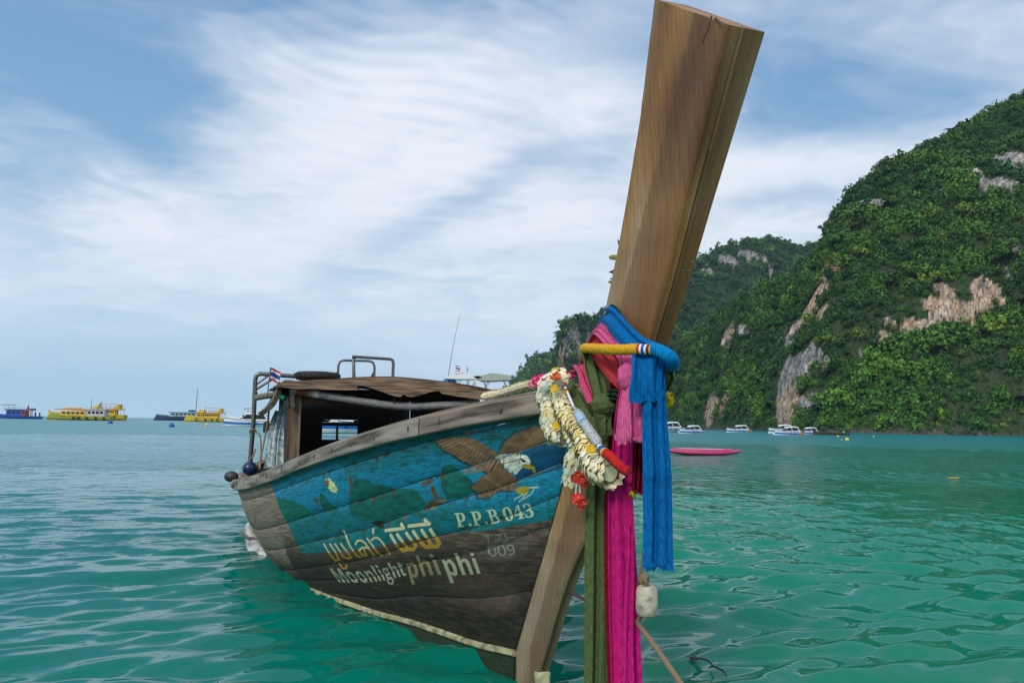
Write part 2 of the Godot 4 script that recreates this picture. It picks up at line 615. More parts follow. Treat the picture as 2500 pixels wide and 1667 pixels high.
func make_crown(sd: int) -> ArrayMesh:
	# an uneven crown a metre across: leaf sprays spread through several lobes, with a short trunk
	rng.seed = sd
	var vs := PackedVector3Array()
	var ns := PackedVector3Array()
	var cs := PackedColorArray()
	var lobes := []
	var kind := sd % 100
	var leaf := 0.055
	var per := 46
	var wide := 1.0
	var tall := 1.0
	if kind in [5, 6]:
		wide = 0.55
		tall = 1.7
		leaf = 0.042
	elif kind == 7:
		wide = 1.25
		tall = 0.42
		leaf = 0.05
	elif kind == 9:
		per = 24
		leaf = 0.045
	var pale := Color(1, 1, 1)
	if kind == 7:
		pale = Color(1.35, 1.2, 1.0)
	elif kind == 9:
		pale = Color(1.5, 1.25, 1.3)
	elif kind in [2, 6]:
		pale = Color(0.75, 0.85, 0.95)
	for i in rng.randi_range(6, 10):
		var a := rng.randf() * TAU
		var d := rng.randf_range(0.08, 0.38) * wide
		lobes.append([Vector3(cos(a) * d, rng.randf_range(-0.14, 0.32) * tall, sin(a) * d), rng.randf_range(0.12, 0.27) * (0.75 if wide < 0.7 else 1.0)])
	if kind == 8:
		# a palm: drooping fronds from one point
		for i in 16:
			var a := TAU * i / 16 + rng.randf_range(-0.2, 0.2)
			var up := rng.randf_range(-0.1, 0.9)
			var d := Vector3(cos(a), 0, sin(a))
			var sd2 := Vector3(-sin(a), 0, cos(a))
			for k in 6:
				var f0 := k / 6.0
				var f1 := (k + 1) / 6.0
				var q0 := d * f0 * 0.52 + Vector3(0, up * f0 * 0.5 - f0 * f0 * 0.42 + 0.25, 0)
				var q1 := d * f1 * 0.52 + Vector3(0, up * f1 * 0.5 - f1 * f1 * 0.42 + 0.25, 0)
				var w0 := 0.06 * sin(PI * (f0 * 0.9 + 0.08))
				var w1 := 0.06 * sin(PI * (f1 * 0.9 + 0.08))
				var tn := rng.randf_range(0.7, 1.2)
				for q in [q0 - sd2 * w0, q1 + sd2 * w1, q1 - sd2 * w1, q0 - sd2 * w0, q0 + sd2 * w0, q1 + sd2 * w1]:
					vs.append(q)
					ns.append((Vector3.UP + d * 0.4).normalized())
					cs.append(Color(0.055 * tn, 0.105 * tn, 0.025 * tn))
		lobes = [[Vector3(0, -0.1, 0), 0.14]]
	for l in lobes:
		var tone := rng.randf_range(0.7, 1.3)
		for i in per:
			var dir := Vector3(rng.randfn(), rng.randfn() + 0.25, rng.randfn()).normalized()
			var c: Vector3 = l[0] + dir * l[1] * rng.randf_range(0.6, 1.15)
			var up := (dir + Vector3(rng.randfn(), rng.randfn(), rng.randfn()) * 0.6).normalized()
			var x := up.cross(Vector3(rng.randfn(), rng.randfn(), rng.randfn())).normalized()
			var y := up.cross(x)
			var s := leaf * rng.randf_range(0.55, 1.25)
			var nrm := (dir * 0.6 + up * 0.7 + Vector3(0, 0.25, 0)).normalized()
			var t := tone * rng.randf_range(0.65, 1.35)
			var cc := Color(0.056 * t * pale.r, 0.118 * t * pale.g, 0.026 * t * pale.b)
			if y.cross(x).dot(nrm) > 0.0:
				y = -y
			for p in [[-1, -0.6], [0.1, 1.1], [1.1, -0.3], [-1, -0.6], [1.1, -0.3], [0.2, -1.2]]:
				vs.append(c + x * p[0] * s + y * p[1] * s)
				ns.append(nrm)
				cs.append(cc)
	var arr := []
	arr.resize(Mesh.ARRAY_MAX)
	arr[Mesh.ARRAY_VERTEX] = vs
	arr[Mesh.ARRAY_NORMAL] = ns
	arr[Mesh.ARRAY_COLOR] = cs
	var am := ArrayMesh.new()
	am.add_surface_from_arrays(Mesh.PRIMITIVE_TRIANGLES, arr)
	return am

# ---------------------------------------------------------------- the longtail boat
const BOAT_AT := Vector3(0.114, 0.000, -4.177)
const BOAT_TURN := PI + 0.322886
# local axes: x to starboard, y up, z towards the stern; stations along the gunwale and along the lowest seam
const GS := [-0.83, -0.42, 0.14, 0.89, 1.65, 2.66, 3.73, 4.8, 6.0, 7.5, 9.5]
const GT := [0.042, 0.255, 0.49, 0.773, 1.023, 1.288, 1.456, 1.5, 1.47, 1.3, 0.85]
const GY := [1.47, 1.418, 1.343, 1.219, 1.077, 0.885, 0.753, 0.69, 0.67, 0.7, 0.8]
const CS := [0.11, 0.465, 1.03, 1.47, 2.24, 3.0, 3.85, 4.8, 6.0, 7.5, 9.3]
const CT := [0.034, 0.168, 0.375, 0.527, 0.775, 0.95, 1.07, 1.1, 1.07, 0.95, 0.65]
const CY := [0.12, 0.09, 0.075, 0.042, 0.004, -0.04, -0.09, -0.12, -0.12, -0.1, -0.05]
const BU := [0.0, 0.0, 0.0, 0.015, 0.03, 0.045, 0.05, 0.05, 0.05, 0.05, 0.03]
const SEAM_A := [0.0, 0.06, 0.15, 0.245, 0.365, 0.48, 0.74]
const SEAM_B := [0.0, 0.025, 0.062, 0.085, 0.1, 0.1, 0.06]

func hull(q: float, v: float) -> Vector3:
	var k := 4.0 * v * (1.0 - v)
	var b := cr(BU, q)
	return Vector3(cr(GT, q) * (1 - v) + cr(CT, q) * v + b * k, cr(GY, q) * (1 - v) + cr(CY, q) * v - b * k * 0.3, cr(GS, q) * (1 - v) + cr(CS, q) * v)

func hull_normal(q: float, v: float) -> Vector3:
	var a := hull(minf(q + 0.03, 9.99), v) - hull(maxf(q - 0.03, 0.0), v)
	var b := hull(q, minf(v + 0.02, 1.0)) - hull(q, maxf(v - 0.02, 0.0))
	return a.cross(b).normalized()

func seam(k: int, q: float) -> float:
	if k >= SEAM_A.size():
		return 1.0
	return minf(SEAM_A[k] + SEAM_B[k] * minf(q, 5.2 + 0.1 * q), 1.0)

func strake(k: int, side: float) -> ArrayMesh:
	var st := begin()
	st.set_smooth_group(0)
	rng.seed = 40 + k
	var lift := rng.randf_range(-0.002, 0.004)
	var rows := []
	var n := 64
	for i in n + 1:
		var q := 10.0 * i / n
		var v0 := seam(k, q)
		var v1 := seam(k + 1, q)
		if v1 - v0 < 0.004:
			break
		var r := []
		var d := minf(0.004, (v1 - v0) * 0.3)
		for e in [[v0 + 0.001, -0.010], [v0 + 0.0015, lift - 0.002], [v0 + d, lift], [lerpf(v0, v1, 0.35), lift + 0.002], [lerpf(v0, v1, 0.7), lift + 0.002], [v1 - d, lift], [v1 - 0.0015, lift - 0.002], [v1 - 0.001, -0.010]]:
			var v: float = e[0]
			var w: float = e[1]
			var p := hull(q, v) + hull_normal(q, v) * (w + 0.0015 * fn.get_noise_2d(q * 90.0, k * 50.0))
			r.append([Vector3(p.x * side, p.y, p.z), Vector2(q / 7.5, v)])
		rows.append(r)
	for i in rows.size() - 1:
		for j in 7:
			var qs := [rows[i][j], rows[i][j + 1], rows[i + 1][j + 1], rows[i + 1][j]]
			var o := [0, 1, 2, 0, 2, 3] if side < 0 else [0, 2, 1, 0, 3, 2]
			for e in o:
				st.set_uv(qs[e][1])
				st.add_vertex(qs[e][0])
	return done(st)

# a strip swept along the gunwale (v = 0) or the lowest seam (v = 1)
func along_hull(q0: float, q1: float, v: float, side: float, prof: Array, n := 40) -> ArrayMesh:
	var rings := []
	for i in n + 1:
		var q := lerpf(q0, q1, float(i) / n)
		var c := hull(q, v)
		var t := hull(minf(q + 0.05, 9.99), v) - hull(maxf(q - 0.05, 0.0), v)
		var o := Vector3(t.z, 0, -t.x).normalized()
		if o.x < 0:
			o = -o
		var r := PackedVector3Array()
		for e in prof:
			var p: Vector3 = c + o * (e[0] + 0.003 * fn.get_noise_2d(q * 60.0, e[1] * 300.0)) + Vector3(0, e[1] + 0.004 * fn.get_noise_2d(q * 40.0, 9.0), 0)
			r.append(Vector3(p.x * side, p.y, p.z))
		if side < 0:
			r.reverse()
		rings.append(r)
	var st := begin()
	loft(st, rings, true, true, false)
	return done(st)

func paint(im: Image, poly: Array, c: Color, alpha := 1.0, ragged := 2.5) -> void:
	var pts := PackedVector2Array()
	var lo := Vector2(1e9, 1e9)
	var hi := -lo
	for p in poly:
		var q := Vector2(p[0], p[1])
		pts.append(q)
		lo = lo.min(q)
		hi = hi.max(q)
	for y in range(maxi(int(lo.y) - 3, 0), mini(int(hi.y) + 4, im.get_height())):
		for x in range(maxi(int(lo.x) - 3, 0), mini(int(hi.x) + 4, im.get_width())):
			var q := Vector2(x, y) + Vector2(fn.get_noise_2d(x * 6.0, y * 6.0), fn2.get_noise_2d(x * 6.0, y * 6.0)) * ragged * 2.0
			if Geometry2D.is_point_in_polygon(q, pts):
				var n := 1.0 + 0.30 * fn2.get_noise_2d(x * 0.8, y * 2.0)
				im.set_pixel(x, y, im.get_pixel(x, y).lerp(Color(c.r * n, c.g * n, c.b * n), alpha))

func stroke(im: Image, pts: Array, r: float, c: Color, c2 := Color(0, 0, 0, 0), wear := 0.0) -> void:
	# a brush drawn along a line; below the gilding line it takes the second colour
	for i in pts.size() - 1:
		var a := Vector2(pts[i][0], pts[i][1])
		var b := Vector2(pts[i + 1][0], pts[i + 1][1])
		for y in range(int(minf(a.y, b.y) - r) - 1, int(maxf(a.y, b.y) + r) + 2):
			for x in range(int(minf(a.x, b.x) - r) - 1, int(maxf(a.x, b.x) + r) + 2):
				if x < 0 or y < 0 or x >= im.get_width() or y >= im.get_height():
					continue
				var p := Vector2(x, y)
				if p.distance_to(Geometry2D.get_closest_point_to_segment(p, a, b)) > r + 0.4 * fn.get_noise_2d(x * 9.0, y * 9.0):
					continue
				if wear > 0.0 and fn2.get_noise_2d(x * 14.0, y * 14.0) > 0.55 - wear:
					continue
				var d := c
				if c2.a > 0.0:
					var gold := 509.0 + (1054.0 - x) * (417.0 - 509.0) / (1054.0 - 501.0)
					if y > gold + 2.0:
						d = c2
				im.set_pixel(x, y, d.darkened(0.15 * absf(fn.get_noise_2d(x * 7.0, y * 7.0))))

func letters(im: Image, text: String, font: String, weight: int, quad_: Array, c: Color, wear: float) -> void:
	# lettering cut from a font's outlines and brushed into a four-cornered space on the picture
	var f := SystemFont.new()
	f.font_names = PackedStringArray([font])
	f.font_weight = weight
	var tm := TextMesh.new()
	tm.font = f
	tm.text = text
	tm.font_size = 64
	tm.pixel_size = 0.01
	tm.depth = 0.0
	var a: Array = tm.get_mesh_arrays()
	var v: PackedVector3Array = a[Mesh.ARRAY_VERTEX]
	var ix: PackedInt32Array = a[Mesh.ARRAY_INDEX] if a[Mesh.ARRAY_INDEX] != null else PackedInt32Array(range(v.size()))
	var lo := Vector3(1e9, 1e9, 0)
	var hi := -lo
	for p in v:
		lo = lo.min(p)
		hi = hi.max(p)
	var q := []
	for p in quad_:
		q.append(Vector2(p[0], p[1]))
	for i in range(0, ix.size() - 2, 3):
		var t := PackedVector2Array()
		for e in 3:
			var p := v[ix[i + e]]
			var u := (p.x - lo.x) / (hi.x - lo.x)
			var w := (hi.y - p.y) / (hi.y - lo.y)
			t.append((q[0] as Vector2).lerp(q[1], u).lerp((q[3] as Vector2).lerp(q[2], u), w))
		var r := Rect2(t[0], Vector2.ZERO).expand(t[1]).expand(t[2])
		if absf((t[1] - t[0]).cross(t[2] - t[0])) < 0.001:
			continue
		for y in range(int(r.position.y), int(r.end.y) + 2):
			for x in range(int(r.position.x), int(r.end.x) + 2):
				if Geometry2D.point_is_inside_triangle(Vector2(x, y), t[0], t[1], t[2]) and fn2.get_noise_2d(x * 14.0, y * 14.0) < 0.6 - wear:
					im.set_pixel(x, y, im.get_pixel(x, y).lerp(c, 0.9 - wear * absf(fn.get_noise_2d(x * 9.0, y * 9.0))))

func mural() -> ImageTexture:
	var w := 2048
	var h := 768
	var im := Image.create(w, h, false, Image.FORMAT_RGB8)
	# bare, weathered boards: grey above, darker and browner towards the water
	for y in h:
		var vy := float(y) / h
		for x in w:
			var n := fn.get_noise_2d(x * 0.35, y * 5.0)
			var n2 := fn2.get_noise_2d(x * 0.7, y * 1.6)
			var dark := smoothstep(0.42, 0.80, vy + 0.10 * n2 + (0.0 if x > 1150 else (1150.0 - x) / 6500.0) - (0.22 if x > 1330 else 0.0))
			var c := Color(0.55, 0.50, 0.44).lerp(Color(0.205, 0.165, 0.125), dark)
			c = c.darkened(0.30 * smoothstep(0.6, 0.95, vy)) if x < 1300 else c
			c = c.lerp(Color(0.34, 0.27, 0.21), clampf(n2 * 1.6, 0, 1) * 0.5 * (1.0 - vy * 0.4))
			c = c.darkened(clampf(n * 0.45, 0.0, 0.4)).lightened(clampf(-n * 0.2, 0, 0.12))
			im.set_pixel(x, y, c)
	# the painted picture: sky and sea
	var edge := [[1323, 0], [1323, 40], [1307, 105], [1285, 191], [1257, 316], [1222, 462], [1196, 526], [1058, 504], [1029, 503], [778, 457], [479, 411], [410, 399], [209, 372], [0, 349], [0, 0]]
	var ep := PackedVector2Array()
	for p in edge:
		ep.append(Vector2(p[0], p[1]))
	for y in range(0, 535):
		for x in range(0, 1330):
			if not Geometry2D.is_point_in_polygon(Vector2(x + 4.0 * fn.get_noise_2d(x * 5.0, y * 5.0), y + 3.0 * fn2.get_noise_2d(x * 5.0, y * 5.0)), ep):
				continue
			var n := fn.get_noise_2d(x * 0.9 + 40.0, y * 4.0)
			var n2 := fn2.get_noise_2d(x * 0.7, y * 1.8)
			var up := clampf(1.0 - (y - 95.0 + 60.0 * n + (40.0 if x > 900 else 0.0)) / 80.0, 0.0, 1.0)
			var c := Color(0.02, 0.58, 0.72).lerp(Color(0.0, 0.38, 0.38), up)
			c = c.lerp(Color(0.0, 0.48, 0.48), smoothstep(250.0, 330.0, y + 40.0 * n - (1300.0 - x) * 0.02))
			c = c.lerp(Color(0.02, 0.42, 0.60), clampf(n2 * 2.2 + 0.1, 0, 1) * 0.6).darkened(clampf(-n2 * 0.5, 0, 0.25))
			# brush marks and thin places where the boards show
			var thin := clampf(fn.get_noise_2d(x * 3.0 + 500.0, y * 10.0) * 2.2 - 0.55, 0.0, 1.0)
			c = c.lerp(im.get_pixel(x, y), thin * 0.7).darkened(clampf(fn2.get_noise_2d(x * 1.0 + 200.0, y * 14.0) * 0.5, 0.0, 0.3))
			im.set_pixel(x, y, c)
	var isle := Color(0.02, 0.36, 0.33)
	paint(im, [[221, 145], [164, 138], [38, 140], [0, 202], [109, 221], [206, 233], [208, 207]], Color(0.0, 0.27, 0.42), 0.92)
	paint(im, [[1288, 169], [1226, 197], [1165, 229], [1120, 268], [1087, 306], [1115, 320], [1215, 325], [1260, 312], [1282, 232]], Color(0.03, 0.42, 0.36))
	paint(im, [[1032, 200], [1016, 215], [986, 255], [950, 287], [969, 298], [1025, 300], [1042, 238]], isle)
	paint(im, [[863, 174], [833, 172], [803, 174], [771, 198], [725, 214], [683, 234], [624, 238], [591, 251], [565, 279], [549, 300], [628, 332], [730, 348], [863, 349], [894, 314], [905, 288], [886, 246]], isle)
	paint(im, [[496, 174], [471, 170], [445, 178], [419, 201], [386, 219], [362, 241], [366, 265], [415, 285], [467, 285], [493, 244], [500, 196]], isle)
	paint(im, [[470, 210], [440, 205], [410, 240], [430, 275], [470, 270]], Color(0.06, 0.46, 0.40), 0.5, 6.0)
	paint(im, [[1004, 142], [980, 143], [957, 168], [943, 195], [950, 214], [975, 205], [998, 177]], Color(0.76, 0.82, 0.60))
	# the eagle
	var brown := Color(0.47, 0.37, 0.27)
	var dark := Color(0.14, 0.16, 0.13)
	var wing := [[538, 79], [504, 83], [434, 88], [386, 100], [350, 116], [313, 137], [284, 148], [276, 165], [277, 178], [291, 196], [315, 205], [348, 193], [381, 178], [418, 163], [459, 138], [496, 120], [519, 100]]
	var out := []
	for p in wing:
		out.append([p[0] + 5, p[1] + 6])
	paint(im, out, dark, 0.8)
	paint(im, wing, brown)
	var wingr := [[288, 148], [273, 119], [238, 97], [180, 86], [104, 79], [104, 95], [116, 114], [123, 137], [162, 140], [201, 148], [208, 155], [255, 154]]
	paint(im, [[296, 150], [284, 116], [244, 90], [180, 80], [104, 76], [104, 95], [200, 140]], Color(0.1, 0.25, 0.22), 0.7)
	paint(im, wingr, Color(0.45, 0.34, 0.25))
	paint(im, [[290, 155], [268, 178], [254, 198], [215, 225], [206, 240], [195, 258], [203, 267], [262, 262], [286, 275], [300, 287], [345, 286], [362, 266], [384, 250], [352, 224], [320, 210]], dark, 0.6)
	paint(im, [[284, 148], [268, 178], [254, 198], [210, 219], [201, 236], [190, 252], [198, 261], [259, 256], [280, 269], [296, 279], [337, 279], [354, 261], [378, 247], [348, 220], [315, 205], [292, 189]], Color(0.44, 0.34, 0.25))
	# feathers
	for i in 15:
		var f := i / 14.0
		var a := Vector2(525, 92).lerp(Vector2(300, 195), f) + Vector2(0, 6.0 * sin(f * PI))
		var b := a + Vector2(-52, -14).lerp(Vector2(-14, -24), f)
		stroke(im, [[a.x, a.y], [b.x, b.y]], 1.6, Color(0.66, 0.56, 0.40))
		stroke(im, [[a.x + 6, a.y + 4], [b.x + 8, b.y + 4]], 1.3, Color(0.24, 0.19, 0.13))
	for i in 9:
		var f := i / 8.0
		var a := Vector2(372, 246).lerp(Vector2(296, 276), f)
		stroke(im, [[a.x, a.y], [a.x - 46 + f * 12, a.y - 30]], 1.5, Color(0.63, 0.53, 0.37))
		stroke(im, [[a.x + 5, a.y + 1], [a.x - 40 + f * 12, a.y - 26]], 1.2, Color(0.23, 0.18, 0.12))
	for i in 7:
		var a := Vector2(110, 88 + i * 6)
		stroke(im, [[a.x, a.y], [a.x + 60 + i * 4, a.y + 14 - i]], 1.4, Color(0.60, 0.50, 0.36))
	paint(im, [[303, 160], [274, 151], [218, 155], [176, 163], [156, 179], [154, 189], [183, 188], [186, 198], [210, 216], [224, 204], [232, 209], [246, 196], [261, 192], [261, 182], [274, 179], [280, 168]], Color(0.74, 0.80, 0.72), 1.0, 1.5)
	paint(im, [[188, 187], [156, 188], [134, 198], [119, 216], [134, 214], [143, 201], [164, 200], [182, 196]], Color(0.66, 0.54, 0.12), 1.0, 1.0)
	paint(im, [[205, 167], [186, 173], [171, 181], [188, 181]], Color(0.16, 0.17, 0.15), 1.0, 0.5)
	stroke(im, [[262, 180], [226, 176], [196, 170]], 1.5, Color(0.45, 0.42, 0.32))
	stroke(im, [[248, 168], [236, 186]], 1.2, Color(0.55, 0.62, 0.58))
	paint(im, [[194, 259], [180, 250], [131, 251], [137, 269], [156, 275], [180, 269]], Color(0.62, 0.56, 0.12), 1.0, 1.0)
	for p in [[[134, 254], [96, 254]], [[110, 255], [120, 273]], [[140, 270], [166, 294]], [[120, 273], [152, 288]], [[152, 272], [190, 286]]]:
		stroke(im, p, 2.2, Color(0.72, 0.80, 0.74))
	# rust, knots and bare patches
	for p in [[[575, 223], [527, 210], [532, 230], [579, 237]], [[553, 300], [519, 285], [470, 282], [463, 297], [497, 308], [556, 328]], [[882, 147], [864, 155], [872, 210], [886, 237]], [[542, 242], [524, 238], [496, 285], [519, 282]], [[1010, 154], [986, 143], [982, 164], [995, 187]], [[1075, 206], [1058, 219], [1042, 265], [1051, 266]]]:
		paint(im, p, Color(0.40, 0.25, 0.14), 0.85, 5.0)
	paint(im, [[520, 288], [470, 286], [468, 296], [505, 302]], Color(0.50, 0.47, 0.36), 0.8, 4.0)
	paint(im, [[420, 190], [372, 186], [330, 196], [372, 206], [410, 201]], Color(0.50, 0.46, 0.38), 0.75, 4.0)
	paint(im, [[789, 352], [741, 351], [737, 383], [765, 381], [800, 361]], Color(0.13, 0.11, 0.08), 0.9, 4.0)
	rng.seed = 12
	for k in range(1, 7):
		for i in 40:
			var x := rng.randf_range(10, 1330)
			var y := seam(k, x / 2048.0 * 7.5) * h
			if y > 500:
				continue
			var big := rng.randf()
			var rw := rng.randf_range(3, 12) * (0.5 + big)
			var rh := rng.randf_range(3, 16) * (0.4 + big)
			var cc: Color = [Color(0.36, 0.20, 0.11), Color(0.12, 0.13, 0.11), Color(0.52, 0.50, 0.40), Color(0.30, 0.26, 0.16)][rng.randi() % 4]
			paint(im, [[x - rw, y - 3], [x + rw, y - 2], [x + rw * 0.3, y + rh * 0.6], [x, y + rh], [x - rw * 0.5, y + rh * 0.5]], cc, 0.75, 4.0)
			if big > 0.7:
				paint(im, [[x - 2, y], [x + 3, y], [x + 2 - rh * 0.2, y + rh * 3], [x - 1 - rh * 0.2, y + rh * 3]], Color(0.34, 0.20, 0.10), 0.5, 2.0)
	paint(im, [[330, 470], [230, 400], [120, 380], [60, 400], [90, 470], [200, 480]], Color(0.44, 0.44, 0.42), 0.32, 14.0)
	paint(im, [[430, 560], [260, 520], [60, 560], [40, 640], [200, 670], [400, 640]], Color(0.33, 0.27, 0.21), 0.5, 16.0)
	paint(im, [[250, 620], [140, 560], [80, 570], [120, 640]], Color(0.36, 0.31, 0.27), 0.4, 12.0)
	# lettering
	var cream := Color(0.80, 0.80, 0.64)
	var gilt := Color(0.66, 0.50, 0.06)
	for s in [[[1050, 461], [1031, 502], [1004, 545], [982, 536], [993, 500], [1016, 460]], [[989, 457], [971, 490], [957, 520], [938, 525], [918, 519], [933, 492], [960, 453]], [[989, 558], [973, 582], [953, 579], [953, 564]], [[939, 393], [927, 421], [915, 463], [889, 507], [872, 512]], [[886, 452], [875, 436], [856, 433], [838, 445], [822, 470], [800, 500]], [[823, 465], [855, 466], [874, 480], [860, 502], [840, 500], [848, 477]], [[825, 425], [806, 449], [781, 485], [765, 499]], [[803, 430], [788, 421], [770, 422], [752, 439], [732, 468], [718, 492]], [[792, 384], [792, 401]]]:
		stroke(im, s, 5.6, Color(0.52, 0.46, 0.26))
		stroke(im, s, 4.4, cream, gilt, 0.12)
	for s in [[[705, 412], [669, 463], [644, 477], [618, 472], [588, 472], [579, 458], [627, 406]], [[672, 410], [646, 439], [625, 466]], [[729, 392], [639, 387]], [[653, 370], [640, 386]], [[593, 401], [550, 449], [527, 461], [505, 455], [480, 454], [472, 442], [516, 393]], [[554, 396], [531, 421], [510, 449]], [[616, 379], [522, 372]], [[544, 358], [526, 372]]]:
		stroke(im, s, 7.4, Color(0.62, 0.58, 0.40))
		stroke(im, s, 6.2, Color(0.86, 0.86, 0.70), gilt, 0.04)
	letters(im, "Moonlight", "Droid Sans", 700, [[1051, 591], [660, 515], [608, 600], [997, 690]], Color(0.62, 0.68, 0.56), 0.12)
	letters(im, "phi", "Droid Sans", 700, [[640, 507], [497, 482], [430, 580], [585, 616]], Color(0.58, 0.58, 0.40), 0.28)
	letters(im, "phi", "Droid Sans", 700, [[470, 480], [333, 458], [268, 548], [405, 580]], Color(0.64, 0.70, 0.58), 0.12)
	letters(im, "P.P.B", "Droid Serif", 700, [[427, 332], [262, 313], [234, 357], [406, 379]], Color(0.82, 0.84, 0.68), 0.04)
	letters(im, "043", "Droid Serif", 700, [[240, 311], [115, 298], [82, 340], [214, 354]], Color(0.82, 0.84, 0.68), 0.04)
	for p in [[[296, 399], [262, 397]], [[280, 398], [272, 424]], [[250, 396], [222, 396], [230, 420]], [[206, 394], [188, 408], [204, 420]], [[176, 402], [152, 402]]]:
		stroke(im, p, 2.4, Color(0.50, 0.52, 0.48), Color(0, 0, 0, 0), 0.3)
	letters(im, "009", "Droid Sans", 400, [[280, 434], [156, 424], [132, 456], [259, 468]], Color(0.56, 0.60, 0.52), 0.2)
	return ImageTexture.create_from_image(im)

func post_mesh() -> ArrayMesh:
	# a heavy plank that sweeps forward and widens towards its sawn top
	var rear := [Vector2(0.47, -0.35), Vector2(0.165, 0.113), Vector2(-0.125, 0.55), Vector2(-0.30, 0.837), Vector2(-0.50, 1.106), Vector2(-0.99, 1.793), Vector2(-1.26, 2.33), Vector2(-1.453, 2.879)]
	var fore := [Vector2(0.10, -0.33), Vector2(-0.225, 0.125), Vector2(-0.52, 0.56), Vector2(-0.76, 0.83), Vector2(-0.96, 1.09), Vector2(-1.40, 1.68), Vector2(-1.65, 2.10), Vector2(-1.916, 2.548)]
	var rings := []
	var ch := 0.008
	var m := 150
	for i in m + 1:
		var u := 7.0 * i / m
		var r := Vector2(cr(rear.map(func(p): return p.x), u), cr(rear.map(func(p): return p.y), u))
		var f := Vector2(cr(fore.map(func(p): return p.x), u), cr(fore.map(func(p): return p.y), u))
		var w := lerpf(0.032, 0.072, clampf((u - 3.6) / 3.4, 0.0, 1.0))
		var d := (f - r).normalized()
		var e := 0.003 * fn.get_noise_1d(u * 90.0)
		var g := PackedVector3Array()
		for q in [[r + d * ch, w + e], [f - d * ch, w + e], [f, w - ch], [f + d * 0.0, w * 0.35], [f - d * 0.006, w * 0.22], [f, w * 0.1], [f, -w + ch], [f - d * ch, -w], [r + d * ch, -w], [r, -w + ch], [r, w - ch]]:
			g.append(Vector3(q[1], q[0].y, q[0].x))
		g.reverse()
		var fine := PackedVector3Array()
		for k in g.size():
			var nx := g[(k + 1) % g.size()]
			var parts := 30 if g[k].distance_to(nx) > 0.15 else 1
			for e2 in parts:
				fine.append(g[k].lerp(nx, float(e2) / parts))
		rings.append(fine)
	var st := begin()
	loft(st, rings, true, true, false)
	return tinted(done(st))

func tinted(src: ArrayMesh) -> ArrayMesh:
	# warm oiled brown above, bleached grey below where the sea wets it, greyer again along the after edge
	var a := src.surface_get_arrays(0)
	var v: PackedVector3Array = a[Mesh.ARRAY_VERTEX]
	var c := PackedColorArray()
	for p in v:
		var t := smoothstep(0.30, 1.25, p.y + 0.2 * fn.get_noise_3d(p.x * 60.0, p.y * 20.0, p.z * 60.0))
		var mid := lerpf(0.02, -1.62, clampf((p.y - 0.2) / 2.5, 0.0, 1.0))
		var e := smoothstep(0.04, 0.22, p.z - mid)
		# stains run with the grain
		var al := p.y * 0.86 - p.z * 0.5
		var ac := p.y * 0.5 + p.z * 0.86
		var st1 := clampf(fn.get_noise_3d(p.x * 160.0, ac * 90.0, al * 17.0) * 1.3 + 0.5, 0.0, 1.0)
		var st2 := clampf(fn2.get_noise_3d(p.x * 200.0, ac * 120.0, al * 26.0 + 9.0) * 2.0 - 0.1, 0.0, 1.0)
		var st3 := clampf(fn2.get_noise_3d(p.x * 100.0 + 50.0, ac * 55.0, al * 20.0) * 2.4 - 0.35, 0.0, 1.0)
		var oiled := Color(0.33, 0.150, 0.040).lerp(Color(0.50, 0.262, 0.076), st1).lerp(Color(0.48, 0.39, 0.27), st2 * 0.9).lerp(Color(0.17, 0.070, 0.024), minf(st3 * 1.5, 1.0))
		var bleached := Color(0.27, 0.215, 0.14).lerp(Color(0.43, 0.37, 0.26), st1).lerp(Color(0.26, 0.15, 0.07), minf(st2 + st3, 1.0) * 0.7)
		var cc := bleached.lerp(oiled, t).lerp(bleached, e * 0.25 * t)
		if p.z < mid - 0.12 and absf(p.x) < 0.014:
			cc = cc.lerp(Color(0.07, 0.035, 0.018), 0.7)
		elif p.z < mid - 0.12 and absf(p.x) > lerpf(0.026, 0.062, clampf((p.y - 1.4) / 1.2, 0.0, 1.0)):
			cc = cc.lerp(Color(0.11, 0.05, 0.02), 0.45)
		c.append(cc)
	a[Mesh.ARRAY_COLOR] = c
	var m := ArrayMesh.new()
	m.add_surface_from_arrays(Mesh.PRIMITIVE_TRIANGLES, a)
	return m

